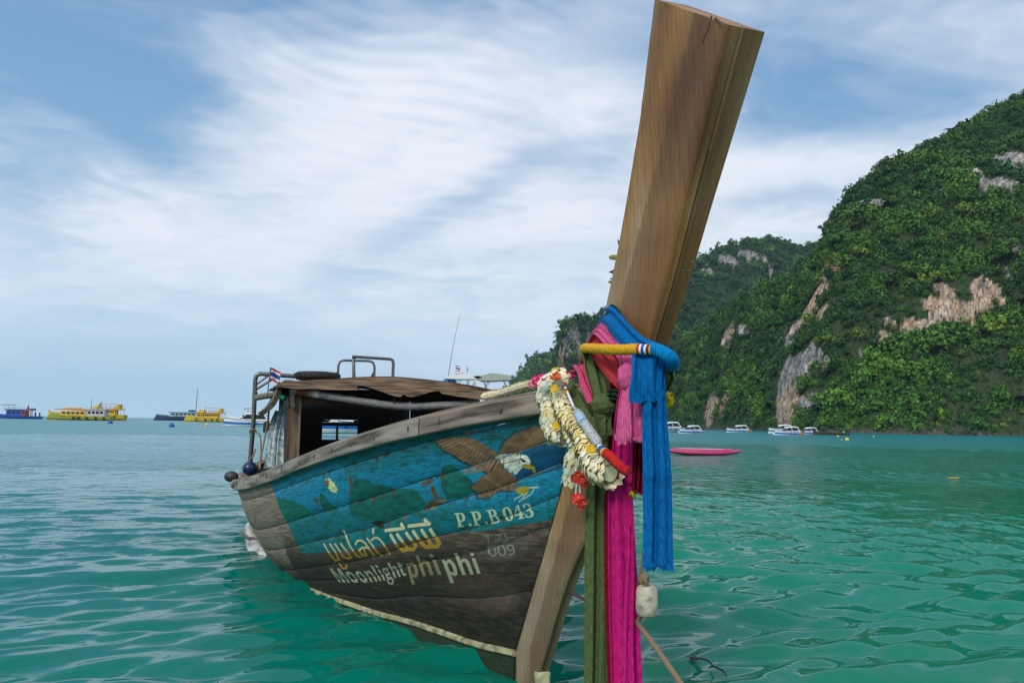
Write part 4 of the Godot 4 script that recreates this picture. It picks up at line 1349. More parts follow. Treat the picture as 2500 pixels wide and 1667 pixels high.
func fuzzy(path: Array, r0: float, sd: int) -> ArrayMesh:
	# a chenille rope: a thick tube with a tufted skin
	var fine := []
	for i in path.size() - 1:
		for k in 3:
			fine.append((path[i] as Vector3).lerp(path[i + 1], k / 3.0))
	fine.append(path[-1])
	var rings := []
	for i in fine.size():
		var b := frame_at(fine, i, Vector3.UP)
		var g := PackedVector3Array()
		for j in 26:
			var a := TAU * j / 26
			var r := r0 * (1.0 + 0.26 * fn.get_noise_2d(j * 120.0 + sd, i * 110.0) + 0.07 * sin(i * 2.1 + j * 1.7)) * (0.75 if i == 0 or i == fine.size() - 1 else 1.0)
			g.append(fine[i] + (b.x * cos(a) + b.y * sin(a)) * r)
		rings.append(g)
	var st := begin()
	loft(st, rings, true, true, true)
	return done(st)

func pompom(c: Vector3, r: float, sd: int, col0: Color, n := 120) -> ArrayMesh:
	rng.seed = sd
	var st := begin()
	st.set_smooth_group(-1)
	for i in n:
		var d := Vector3(rng.randfn(), rng.randfn(), rng.randfn()).normalized()
		var s := d.cross(Vector3(rng.randfn(), rng.randfn(), rng.randfn())).normalized()
		var u := d.cross(s)
		var t := rng.randf_range(0.7, 1.1)
		st.set_color(Color(col0.r * t, col0.g * t, col0.b * t))
		st.set_normal(d)
		var p := c + d * r * rng.randf_range(0.8, 1.05)
		# each petal lies over the ball like a scale
		for e in [1.0, -1.0]:
			var q0: Vector3 = c + d * r * 0.75 - u * r * 0.3
			var q1: Vector3 = p + s * r * 0.22 * e + u * r * 0.05
			var q2: Vector3 = p + u * r * 0.35 + d * r * 0.08
			if (q2 - q0).cross(q1 - q0).dot(d) > 0:
				tri(st, q0, q1, q2)
			else:
				tri(st, q0, q2, q1)
	return st.commit()

func flower(c: Vector3, r: float, face: Vector3, sd: int, colr: Color, m := 5) -> ArrayMesh:
	# an open flower: cupped petals round a small centre
	rng.seed = sd
	var st := begin()
	var b := Basis.looking_at(-face.normalized(), Vector3.UP if absf(face.normalized().y) < 0.9 else Vector3.RIGHT)
	for layer in 2:
		for k in m:
			var t := TAU * (k + layer * 0.5) / m + rng.randf_range(-0.15, 0.15)
			var d := b.x * cos(t) + b.y * sin(t)
			var s := b.y * cos(t) - b.x * sin(t)
			var up := b.z * r * (0.25 + 0.3 * layer)
			var tone := rng.randf_range(0.8, 1.15)
			st.set_color(Color(colr.r * tone, colr.g * tone, colr.b * tone))
			var l := r * (1.0 - 0.3 * layer)
			var p0 := c
			var p1 := c + d * l * 0.55 + s * l * 0.42 + up * 0.6
			var p2 := c + d * l + up
			var p3 := c + d * l * 0.55 - s * l * 0.42 + up * 0.6
			var pm := c + d * l * 0.6 + up * 0.35
			for q in [[p0, p1, pm], [p1, p2, pm], [p2, p3, pm], [p3, p0, pm]]:
				tri(st, q[0], q[1], q[2])
	st.set_color(Color(0.7, 0.5, 0.05))
	ball(st, c + b.z * r * 0.2, Vector3.ONE * r * 0.16, 8)
	st.set_smooth_group(-1)
	st.generate_normals()
	return st.commit()

func rel(pts: Array, o: Vector3) -> Array:
	var r := []
	for p in pts:
		r.append(p - o)
	return r

func build_garlands() -> void:
	var cream := [Color(0.92, 0.80, 0.44), Color(0.94, 0.87, 0.58), Color(0.90, 0.74, 0.30), Color(0.94, 0.88, 0.66)]
	var white := [Color(0.92, 0.92, 0.84), Color(0.90, 0.88, 0.74), Color(0.93, 0.89, 0.68)]
	# yellow ring
	var o := thing("yellow_garland", "fuzzy golden yellow garland ring round the post with a red, white and blue band", "garland", Vector3(0.372, 1.581, -2.900))
	var p := smooth_path([Vector3(0.328, 1.622, -3.472), Vector3(0.303, 1.616, -3.296), Vector3(0.298, 1.605, -3.122), Vector3(0.332, 1.585, -2.942), Vector3(0.382, 1.569, -2.791), Vector3(0.436, 1.563, -2.695)], 8)
	obj("flower_rope", fuzzy(rel(p, o.position), 0.0185, 3), M.chenille, o)
	var a: Vector3 = Vector3(0.434, 1.564, -2.701)
	var b: Vector3 = Vector3(0.480, 1.559, -2.674)
	var k := 0
	for m in [M.flagred, M.flagwhite, M.royal, M.flagwhite, M.maroon, M.marigold]:
		obj("band", tube_mesh([a.lerp(b, k / 6.0) - o.position, a.lerp(b, (k + 0.85) / 6.0) - o.position], 0.0190 - 0.001 * (k % 2), 12), m, o)
		k += 1
	# jasmine garlands over the rail end
	o = thing("cream_garland", "cream jasmine garland looped over the end of the rail, outer of two loops", "garland", Vector3(0.173, 1.389, -3.371))
	p = smooth_path([Vector3(0.225, 1.496, -3.308), Vector3(0.191, 1.488, -3.314), Vector3(0.157, 1.458, -3.369), Vector3(0.150, 1.412, -3.391), Vector3(0.164, 1.354, -3.365), Vector3(0.174, 1.297, -3.368), Vector3(0.193, 1.257, -3.342), Vector3(0.223, 1.247, -3.316)], 8)
	obj("thread", tube_mesh(rel(p, o.position), 0.028, 10), M.creamcore, o)
	obj("flower_rope", blossoms(rel(p, o.position), 0.041, 5, white + cream, 0.0075), M.petal, o)
	for q in [Vector3(0.187, 1.295, -3.257), Vector3(0.179, 1.447, -3.241)]:
		obj("flower", flower(q - o.position, 0.022, Vector3(-0.3, 0.1, 1), 9, Color(0.80, 0.55, 0.04)), M.petal, o)
	o = thing("cream_garland", "long cream jasmine garland hanging straight down beside the post, ending in red tassels", "garland", Vector3(0.247, 1.332, -3.274))
	p = smooth_path([Vector3(0.215, 1.500, -3.277), Vector3(0.197, 1.468, -3.313), Vector3(0.203, 1.411, -3.310), Vector3(0.221, 1.359, -3.272), Vector3(0.239, 1.309, -3.236), Vector3(0.256, 1.255, -3.201), Vector3(0.268, 1.212, -3.180), Vector3(0.262, 1.158, -3.198), Vector3(0.257, 1.112, -3.230), Vector3(0.256, 1.070, -3.249)], 8)
	obj("thread", tube_mesh(rel(p, o.position), 0.027, 10), M.creamcore, o)
	obj("flower_rope", blossoms(rel(p, o.position), 0.039, 7, cream + white, 0.0075), M.petal, o)
	var n := 0
	for q in [Vector3(0.255, 1.092, -3.172), Vector3(0.269, 1.111, -3.084), Vector3(0.291, 1.106, -3.047), Vector3(0.267, 1.085, -3.089), Vector3(0.286, 1.079, -3.065), Vector3(0.275, 1.099, -3.034), Vector3(0.259, 1.012, -3.177), Vector3(0.270, 1.022, -3.094), Vector3(0.285, 1.008, -3.082), Vector3(0.277, 0.992, -3.106), Vector3(0.261, 1.010, -3.107)]:
		n += 1
		obj("tassel_flower", flower(q - o.position, 0.022, Vector3(sin(n * 2.1) * 0.6, cos(n * 1.7) * 0.5, 1), n, Color(0.70, 0.055, 0.045), 5), M.petal, o)
	for q in [[Vector3(0.266, 1.169, -3.186), Vector3(0.261, 1.101, -3.153)], [Vector3(0.277, 1.160, -3.153), Vector3(0.284, 1.106, -3.084)], [Vector3(0.265, 1.080, -3.159), Vector3(0.262, 1.015, -3.166)], [Vector3(0.275, 1.077, -3.127), Vector3(0.275, 1.026, -3.111)]]:
		obj("thread", tube_mesh([q[0] - o.position, q[1] - o.position], 0.003, 5), M.flagwhite, o)
	o = thing("cream_garland", "thick cream jasmine garland curving right across the green scarf to the red flowers", "garland", Vector3(0.307, 1.179, -2.970))
	p = smooth_path([Vector3(0.243, 1.315, -3.177), Vector3(0.266, 1.278, -3.093), Vector3(0.285, 1.243, -3.018), Vector3(0.296, 1.209, -2.970), Vector3(0.308, 1.170, -2.935), Vector3(0.328, 1.144, -2.890), Vector3(0.361, 1.130, -2.839)], 8)
	obj("thread", tube_mesh(rel(p, o.position), 0.030, 10), M.creamcore, o)
	var wide := begin()
	wide.set_smooth_group(-1)
	petal_tube(wide, rel(p.slice(0, 26), o.position), 0.041, 11, cream, 0.0075)
	petal_tube(wide, rel(p.slice(20), o.position), 0.054, 12, cream + white, 0.008)
	obj("flower_rope", wide.commit(), M.petal, o)
	obj("flower", flower(Vector3(0.287, 1.215, -2.833) - o.position, 0.022, Vector3(-0.2, 0.2, 1), 4, Color(0.80, 0.52, 0.02)), M.petal, o)
	# the plastic tube ornament and its red chenille end
	o = thing("hanging_ornament", "translucent white plastic tube with beaded ends and a red chenille tip, hung slantwise", "ornament", Vector3(0.285, 1.304, -2.971))
	obj("cord", tube_mesh(rel([Vector3(0.229, 1.430, -3.203), Vector3(0.249, 1.365, -3.095)], o.position), 0.0055, 8), M.flagwhite, o)
	obj("tube", tube_mesh(rel([Vector3(0.247, 1.370, -3.100), Vector3(0.255, 1.356, -3.068), Vector3(0.257, 1.347, -3.054), Vector3(0.311, 1.242, -2.848), Vector3(0.316, 1.230, -2.832)], o.position), [0.006, 0.009, 0.0195, 0.0195, 0.010], 14), M.clearplastic, o)
	obj("sleeve", tube_mesh(rel([Vector3(0.263, 1.335, -3.020), Vector3(0.275, 1.309, -2.970)], o.position), 0.0202, 14), M.paleblue, o)
	k = 0
	for m in [M.flagred, M.royal, M.flagwhite, M.flagred, M.marigold]:
		var c: Vector3 = (Vector3(0.219, 1.466, -3.263) as Vector3).lerp(Vector3(0.228, 1.434, -3.206), k / 4.0)
		obj("bead", ball_mesh(c - o.position, Vector3.ONE * 0.0072, 10), m, o)
		k += 1
	k = 0
	for m in [M.maroon, M.flagwhite, M.royal, M.royal, M.marigold]:
		var c: Vector3 = (Vector3(0.315, 1.230, -2.834) as Vector3).lerp(Vector3(0.331, 1.206, -2.786), k / 4.0)
		obj("bead", ball_mesh(c - o.position, Vector3.ONE * (0.010 + 0.0018 * k), 10), m, o)
		k += 1
	p = smooth_path([Vector3(0.334, 1.204, -2.778), Vector3(0.348, 1.192, -2.737), Vector3(0.367, 1.170, -2.709), Vector3(0.387, 1.153, -2.699), Vector3(0.401, 1.147, -2.687)], 6)
	obj("red_tip", fuzzy(rel(p, o.position), 0.0165, 21), M.redchenille, o)
	# along the rail
	o = thing("white_garland", "white flower garland lying along the top of the rail", "garland", Vector3(0.022, 1.450, -3.506))
	p = smooth_path([Vector3(-0.144, 1.439, -4.100), Vector3(-0.048, 1.458, -4.000), Vector3(0.028, 1.480, -3.900), Vector3(0.102, 1.496, -3.800), Vector3(0.186, 1.513, -3.700)], 8)
	obj("thread", tube_mesh(rel(p, o.position), 0.015, 10), M.creamcore, o)
	obj("flower_rope", blossoms(rel(p, o.position), 0.022, 31, white, 0.007), M.petal, o)
	o = thing("bougainvillea_spray", "bright pink and orange paper flowers resting on the rail by the post", "flowers", Vector3(0.172, 1.488, -3.374))
	n = 0
	for e in [[Vector3(0.093, 1.480, -3.482), 0], [Vector3(0.107, 1.493, -3.441), 0], [Vector3(0.119, 1.472, -3.372), 0], [Vector3(0.135, 1.479, -3.326), 0], [Vector3(0.150, 1.497, -3.344), 0], [Vector3(0.128, 1.500, -3.442), 0], [Vector3(0.171, 1.504, -3.312), 1], [Vector3(0.184, 1.497, -3.241), 1], [Vector3(0.199, 1.512, -3.293), 1], [Vector3(0.173, 1.483, -3.242), 1], [Vector3(0.218, 1.518, -3.330), 2], [Vector3(0.236, 1.513, -3.339), 0], [Vector3(0.237, 1.498, -3.335), 0], [Vector3(0.253, 1.513, -3.381), 0], [Vector3(0.265, 1.522, -3.379), 2], [Vector3(0.188, 1.525, -3.357), 3], [Vector3(0.082, 1.469, -3.485), 2]]:
		n += 1
		var fc: Color = [Color(0.76, 0.015, 0.20), Color(0.80, 0.16, 0.07), Color(0.78, 0.38, 0.42), Color(0.66, 0.48, 0.05)][e[1]]
		obj("flower", flower((e[0] as Vector3) - o.position, 0.024, Vector3(sin(n * 1.9) * 0.7, 0.6, cos(n * 2.3) * 0.6 + 0.5), 50 + n, fc), M.petal, o)
	o = thing("yellow_pompom", "small bright yellow flower ball hanging on the far side of the post", "pompom", Vector3(0.559, 1.397, -2.846))
	obj("petals", pompom(Vector3.ZERO, 0.031, 8, Color(0.82, 0.62, 0.005)), M.petal, o)
	obj("bow", pompom(Vector3(0.555, 1.421, -2.858) - o.position, 0.012, 9, Color(0.82, 0.62, 0.005), 40), M.petal, o)
	o = thing("yellow_pompom", "small yellow flower ball low down behind the dark red scarf", "pompom", Vector3(0.446, 1.055, -2.902))
	obj("petals", pompom(Vector3.ZERO, 0.016, 18, Color(0.80, 0.60, 0.005)), M.petal, o)
	# dry twigs and leaves caught on the edge of the post
	o = thing("dry_sprig", "dry leafy sprig caught on the rear edge of the stem post", "sprig", Vector3(0.416, 2.012, -3.270))
	for e in [[Vector3(0.447, 2.063, -3.270), Vector3(0.440, 2.082, -3.270), 0.004], [Vector3(0.435, 1.936, -3.270), Vector3(0.404, 1.943, -3.270), 0.006], [Vector3(0.438, 1.951, -3.270), Vector3(0.412, 1.947, -3.270), 0.003], [Vector3(0.440, 1.972, -3.270), Vector3(0.426, 1.985, -3.270), 0.0016], [Vector3(0.421, 1.866, -3.270), Vector3(0.411, 1.870, -3.270), 0.004]]:
		obj("twig", tube_mesh(rel([e[0], (e[0] as Vector3).lerp(e[1], 0.5) + Vector3(0, 0.003, 0), e[1]], o.position), [e[2] * 1.4, e[2], e[2] * 0.4], 6), M.twig, o)
	for e in [[Vector3(0.424, 2.006, -3.270), Vector3(0.022, 0.012, 0.005)], [Vector3(0.414, 1.901, -3.270), Vector3(0.015, 0.008, 0.005)], [Vector3(0.412, 1.915, -3.270), Vector3(0.005, 0.004, 0.004)]]:
		obj("leaf", ball_mesh((e[0] as Vector3) - o.position, e[1], 10, 0.2), M.dryleaf, o)
	o = thing("wire_hook", "bent grey wire hook sticking out in front of the stem post", "hook", Vector3(0.623, 1.856, -2.700))
	obj("wire", tube_mesh(rel([Vector3(0.595, 1.842, -2.720), Vector3(0.614, 1.841, -2.700), Vector3(0.636, 1.849, -2.680), Vector3(0.615, 1.872, -2.680)], o.position), 0.0036, 6), M.steel, o)

func build_ropes() -> void:
	var o := thing("mooring_rope", "tan mooring rope from the bow, through a knot, down to the beach", "rope", Vector3(0.483, 0.791, -2.914))
	var p := smooth_path([Vector3(0.483, 0.861, -2.884), Vector3(0.481, 0.814, -2.891), Vector3(0.478, 0.771, -2.899), Vector3(0.480, 0.753, -2.893)], 6)
	obj("upper_rope", tube_mesh(rel(p, o.position), 0.006, 8), M.rope, o)
	obj("knot", ball_mesh(Vector3(0.484, 0.756, -2.882) - o.position, Vector3(0.022, 0.026, 0.02), 12, 0.3), M.rope, o)
	obj("knot_turn", tube_mesh(rel([Vector3(0.481, 0.755, -2.858), Vector3(0.487, 0.764, -2.840), Vector3(0.486, 0.745, -2.843), Vector3(0.485, 0.728, -2.879)], o.position), 0.010, 8), M.rope, o)
	p = smooth_path([Vector3(0.473, 0.751, -2.882), Vector3(0.467, 0.718, -2.932), Vector3(0.467, 0.687, -2.965), Vector3(0.469, 0.661, -2.958), Vector3(0.480, 0.631, -2.924)], 6)
	obj("middle_rope", tube_mesh(rel(p, o.position), 0.0095, 8), M.rope, o)
	p = smooth_path([Vector3(0.488, 0.639, -2.900), Vector3(0.474, 0.615, -2.913), Vector3(0.466, 0.601, -2.903), Vector3(0.491, 0.576, -2.672), Vector3(0.512, 0.551, -2.418), Vector3(0.527, 0.529, -1.998)], 8)
	obj("lower_rope", tube_mesh(rel(p, o.position), 0.0095, 8), M.rope, o)
	o = thing("rope_float", "worn cream foam float threaded on the mooring rope", "float", Vector3(0.491, 0.689, -2.861))
	var st := begin()
	var rings := []
	for e in [[-0.052, 0.012], [-0.054, 0.026], [-0.047, 0.036], [-0.03, 0.0395], [0.0, 0.040], [0.03, 0.0385], [0.046, 0.034], [0.052, 0.024], [0.051, 0.010]]:
		var g := ring(Vector3(0, e[0], 0), Basis(Vector3.RIGHT, Vector3.BACK, Vector3.UP), e[1] * 0.98, e[1], 20)
		rings.append(g)
	loft(st, rings, true, true, true)
	obj("body", done(st), M.foam, o)
	o = thing("stem_rope", "dark rope running from the stem behind the green scarf", "rope", Vector3(0.319, 0.521, -3.721))
	obj("line", tube_mesh(rel([Vector3(0.259, 0.545, -3.742), Vector3(0.313, 0.537, -3.646), Vector3(0.392, 0.526, -3.502), Vector3(0.491, 0.573, -3.050)], o.position), 0.008, 8), M.ropedark, o)

# ---------------------------------------------------------------- other boats
func boat_rings(l: float, b: float, h: float, sheer: float, rake: float, draft := 0.3, flare := 0.82, full := 2.6) -> Array:
	# sections from stern (x = l/2) to bow (x = -l/2), gunwale to gunwale under the keel
	var rings := []
	var n := 16
	for i in n + 1:
		var f := float(i) / n
		var w := b * 0.5 * maxf(1.0 - pow(f, full) , 0.02)
		var y := h + sheer * pow(f, 2.4)
		var x := l * (0.5 - f)
		var g := PackedVector3Array()
		for e in [[1.0, 1.0], [flare + 0.08, 0.55], [flare, 0.12], [flare * 0.7, -0.6], [0.02, -1.0], [-0.02, -1.0], [-flare * 0.7, -0.6], [-flare, 0.12], [-flare - 0.08, 0.55], [-1.0, 1.0]]:
			var yy: float = y * e[1] if e[1] > 0 else draft * e[1]
			g.append(Vector3(x + rake * f * f * (y - yy) / maxf(y, 0.1) , yy, w * e[0]))
		rings.append(g)
	return rings

func hull_mesh(r: Array) -> ArrayMesh:
	var st := begin()
	loft(st, r, true, true, false)
	return done(st)

func hull_band(r: Array, lo: float, hi: float, out: float) -> ArrayMesh:
	# a painted band that stands a little proud of the hull sides
	var st := begin()
	for s in [[0, 1, 2], [9, 8, 7]]:
		var rings := []
		for g in r:
			var a: Vector3 = g[s[2]]
			var b: Vector3 = g[s[0]]
			var o := Vector3(0, 0, out * signf(a.z + 0.0001 * b.z) if absf(b.z) > 0.0 else out)
			rings.append(PackedVector3Array([g[s[2]].lerp(g[s[1]], lo * 2.0) + o if lo < 0.5 else g[s[1]].lerp(g[s[0]], lo * 2.0 - 1.0) + o, g[s[2]].lerp(g[s[1]], hi * 2.0) + o if hi < 0.5 else g[s[1]].lerp(g[s[0]], hi * 2.0 - 1.0) + o]))
		if s[0] == 9:
			for i in rings.size():
				rings[i].reverse()
		loft(st, rings, false, false, false)
	return done(st)

func house(o: Node3D, x0: float, x1: float, y0: float, y1: float, w: float, m: Material, wins: int, called := "deckhouse", rake := 0.0, wm: Material = null) -> void:
	# a cabin with a row of windows along each side
	var st := begin()
	slab(st, PackedVector2Array([Vector2(x0, y0), Vector2(x1, y0), Vector2(x1, y1), Vector2(x0 + rake, y1)]), Transform3D(), w)
	var d := obj(called, done(st), m, o)
	var wl := (x1 - x0 - rake) / (wins + 0.5)
	for i in wins:
		for s in [1.0, -1.0]:
			var xx := x0 + rake + wl * (i + 0.75)
			obj("window", box_mesh(Vector3(wl * 0.72, (y1 - y0) * 0.42, 0.04), 0.01, Vector3(xx, lerpf(y0, y1, 0.6), s * (w / 2 + 0.012))), wm if wm else M.glassdark, d)

func railing(o: Node3D, x0: float, x1: float, y: float, h: float, w: float, m: Material, n: int, r := 0.035) -> void:
	for s in [1.0, -1.0]:
		var d := obj("railing", beam_mesh(Vector3(x0, y + h, s * w / 2), Vector3(x1, y + h, s * w / 2), r * 2, r * 2, 0.005), m, o)
		for i in n + 1:
			obj("stanchion", beam_mesh(Vector3(lerpf(x0, x1, float(i) / n), y, s * w / 2), Vector3(lerpf(x0, x1, float(i) / n), y + h, s * w / 2), r * 1.6, r * 1.6, 0.004), m, d)

func speedboat(called: String, label: String, at: Vector3, turn: float, l: float, stripe: Material, accent: Material, group := "speedboats moored off the beach", flip := false) -> Node3D:
	var o := thing(called, label, "speedboat", at, turn, group)
	var b := l * 0.27
	var h := l * 0.105
	var r := boat_rings(l, b, h, l * 0.055, l * -0.03, 0.25, 0.8, 2.9)
	obj("hull", hull_mesh(r), M.gelcoat, o)
	obj("hull_stripe", hull_band(r, 0.08, 0.50, 0.02), stripe, o)
	obj("rub_rail", hull_band(r, 0.88, 0.97, 0.03), M.darkblue, o)
	obj("stern_decal", hull_mesh([boat_rings(l, b * 1.02, h, 0, 0)[0], boat_rings(l, b * 1.02, h, 0, 0)[2]]), accent, o) if accent else null
	# swept-back coach roof on dark windows
	var top := h + l * 0.115
	var win := begin()
	slab(win, PackedVector2Array([Vector2(-l * 0.20, h + l * 0.02), Vector2(l * 0.30, h), Vector2(l * 0.24, top), Vector2(-l * 0.06, top)]), Transform3D(), b * 0.72)
	obj("windscreen", done(win), M.glassdark, o)
	var roof := begin()
	var rings := []
	for e in [[-0.09, 0.0, 0.60], [-0.07, 0.016, 0.74], [0.1, 0.028, 0.80], [0.27, 0.022, 0.80], [0.31, 0.006, 0.74]]:
		var g := PackedVector3Array()
		for q in [[1.0, -0.012], [1.0, 0.004], [0.6, 0.022], [-0.6, 0.022], [-1.0, 0.004], [-1.0, -0.012]]:
			g.append(Vector3(l * e[0], top + l * (e[1] + q[1]), b * 0.5 * e[2] * q[0]))
		rings.append(g)
	loft(roof, rings, true, true, false)
	obj("cabin_roof", done(roof), M.gelcoat, o)
	for s in [1.0, -1.0]:
		var pil := begin()
		beam(pil, Vector3(l * 0.26, top, s * b * 0.38), Vector3(l * 0.38, h * 0.9, s * b * 0.42), 0.1, l * 0.02, 0.01)
		beam(pil, Vector3(l * 0.02, top, s * b * 0.385), Vector3(l * 0.09, h, s * b * 0.385), 0.06, l * 0.014, 0.01)
		obj("roof_pillar", done(pil), M.gelcoat, o)
		obj("side_deck", box_mesh(Vector3(l * 0.52, l * 0.03, 0.04), 0.01, Vector3(l * 0.08, h + l * 0.012, s * b * 0.385)), M.gelcoat, o)
	for s in [0.5, -0.5]:
		var e := begin()
		box(e, Transform3D(Basis(), Vector3(l * 0.52, h * 0.9, s * b * 0.4)), Vector3(l * 0.05, l * 0.075, l * 0.04), 0.04)
		obj("outboard_motor", done(e), M.darkblue, o)
	for e in [[0.13, 0.0], [-0.02, 0.0]]:
		obj("fender", ball_mesh(Vector3(l * e[0], h * 0.62, b * 0.5 * 0.98 + 0.05), Vector3(0.10, 0.22, 0.10), 10), M.royal, o)
	return o

func yellow_boat(label: String, at: Vector3, turn: float, l: float, hullm: Material) -> void:
	# two-deck excursion boat
	var o := thing("tour_boat", label, "tour boat", at, turn, "tour boats anchored in the bay")
	o.scale.y = 1.2
	var r := boat_rings(l, l * 0.24, l * 0.085, l * 0.06, -l * 0.07, 0.6, 0.84, 3.0)
	obj("hull", hull_mesh(r), hullm, o)
	obj("rubbing_band", hull_band(r, 0.78, 0.92, 0.05), M.goldpaint, o)
	obj("boot_stripe", hull_band(r, 0.0, 0.10, 0.04), M.maroon, o)
	var h := l * 0.085
	house(o, -l * 0.24, l * 0.30, h, h + l * 0.095, l * 0.19, M.goldpaint, 9, "deckhouse", l * 0.035)
	obj("upper_deck", box_mesh(Vector3(l * 0.70, l * 0.018, l * 0.22), 0.05, Vector3(l * 0.10, h + l * 0.104, 0)), M.orangepaint, o)
	var w := begin()
	slab(w, PackedVector2Array([Vector2(-l * 0.24, h + l * 0.113), Vector2(-l * 0.05, h + l * 0.113), Vector2(-l * 0.06, h + l * 0.165), Vector2(-l * 0.16, h + l * 0.165)]), Transform3D(), l * 0.13)
	obj("wheelhouse", done(w), M.goldpaint, o)
	railing(o, -l * 0.05, l * 0.42, h + l * 0.113, l * 0.035, l * 0.21, M.goldpaint, 7, 0.045)
	var fin := begin()
	slab(fin, PackedVector2Array([Vector2(l * 0.22, h + l * 0.113), Vector2(l * 0.38, h + l * 0.113), Vector2(l * 0.38, h + l * 0.20), Vector2(l * 0.34, h + l * 0.20), Vector2(l * 0.31, h + l * 0.15)]), Transform3D(), l * 0.19)
	obj("arch", done(fin), M.goldpaint, o)
	var can := begin()
	box(can, Transform3D(Basis(Vector3(0, 0, 1), -0.03), Vector3(l * 0.16, h + l * 0.205, 0)), Vector3(l * 0.34, l * 0.008, l * 0.19), 0.01)
	obj("canopy", done(can), M.orangepaint, o)
	for x in [0.0, 0.1, 0.2, 0.3]:
		for s in [1.0, -1.0]:
			obj("canopy_post", beam_mesh(Vector3(l * x, h + l * 0.113, s * l * 0.09), Vector3(l * x, h + l * 0.205, s * l * 0.09), 0.06, 0.06, 0.01), M.steel, o)
	for x in [0.34, 0.42]:
		for s in [1.0, -1.0]:
			obj("deck_post", beam_mesh(Vector3(l * x, h, s * l * 0.1), Vector3(l * x, h + l * 0.1, s * l * 0.1), 0.12, 0.12, 0.01), M.goldpaint, o)
	for x in [-0.22, 0.0, 0.16, 0.3]:
		for s in [1.0, -1.0]:
			var t := begin()
			var rg := []
			for i in 15:
				var a := TAU * i / 14
				rg.append(ring(Vector3(l * x + cos(a) * 0.32, h * 0.55 + sin(a) * 0.32, s * l * 0.118), Basis(Vector3(cos(a), sin(a), 0), Vector3(0, 0, 1), Vector3(sin(a), -cos(a), 0)), 0.13, 0.13, 6))
			loft(t, rg, true, false, true)
			obj("tyre_fender", done(t), M.rubber, o)
	obj("life_ring", ball_mesh(Vector3(-l * 0.12, h + l * 0.05, l * 0.10), Vector3(0.45, 0.5, 0.08), 12), M.orangepaint, o)
	for e in [[-0.05, 0.33, 0.0], [0.4, 0.30, 0.02]]:
		obj("mast", tube_mesh([Vector3(l * e[0], h + l * 0.11, 0), Vector3(l * (e[0] + e[2]), h + l * e[1] * 0.8, 0)], 0.05, 6), M.steel, o)

func dive_boat(label: String, at: Vector3, turn: float, l: float) -> void:
	var o := thing("dive_boat", label, "boat", at, turn, "tour boats anchored in the bay")
	o.scale.y = 1.2
	var r := boat_rings(l, l * 0.22, l * 0.05, l * 0.05, -l * 0.05, 0.6)
	obj("hull", hull_mesh(r), M.royal, o)
	obj("rubbing_band", hull_band(r, 0.1, 0.4, 0.04), M.navy, o)
	var h := l * 0.05
	house(o, -l * 0.20, l * 0.12, h, h + l * 0.11, l * 0.17, M.royal, 3, "blue_cabin")
	house(o, l * 0.122, l * 0.20, h, h + l * 0.105, l * 0.165, M.redpaint, 1, "red_cabin")
	obj("upper_deck", box_mesh(Vector3(l * 0.58, l * 0.014, l * 0.19), 0.04, Vector3(l * 0.06, h + l * 0.118, 0)), M.navy, o)
	obj("after_canopy", box_mesh(Vector3(l * 0.13, l * 0.03, l * 0.18), 0.04, Vector3(l * 0.285, h + l * 0.13, 0)), M.redpaint, o)
	for x in [0.24, 0.28, 0.33]:
		for s in [1.0, -1.0]:
			obj("deck_post", beam_mesh(Vector3(l * x, h, s * l * 0.08), Vector3(l * x, h + l * 0.12, s * l * 0.08), 0.16, 0.16, 0.02), M.redpaint, o)
	railing(o, -l * 0.2, l * 0.2, h + l * 0.125, l * 0.035, l * 0.18, M.paleblue, 8, 0.05)
	for x in [-0.28, -0.2, -0.08]:
		obj("canopy_post", beam_mesh(Vector3(l * x, h + l * 0.1, 0), Vector3(l * x, h + l * 0.20, 0), 0.09, 0.09, 0.02), M.steel, o)
	obj("canopy", box_mesh(Vector3(l * 0.26, l * 0.008, l * 0.16), 0.02, Vector3(-l * 0.2, h + l * 0.205, 0)), M.maroon, o)
	obj("funnel", box_mesh(Vector3(l * 0.02, l * 0.05, l * 0.03), 0.05, Vector3(l * 0.22, h + l * 0.17, 0)), M.maroon, o)
	for x in [0.38, 0.47]:
		obj("dive_tank_rack", box_mesh(Vector3(l * 0.012, l * 0.07, l * 0.05), 0.03, Vector3(l * x, h + l * 0.035, 0)), M.navy, o)

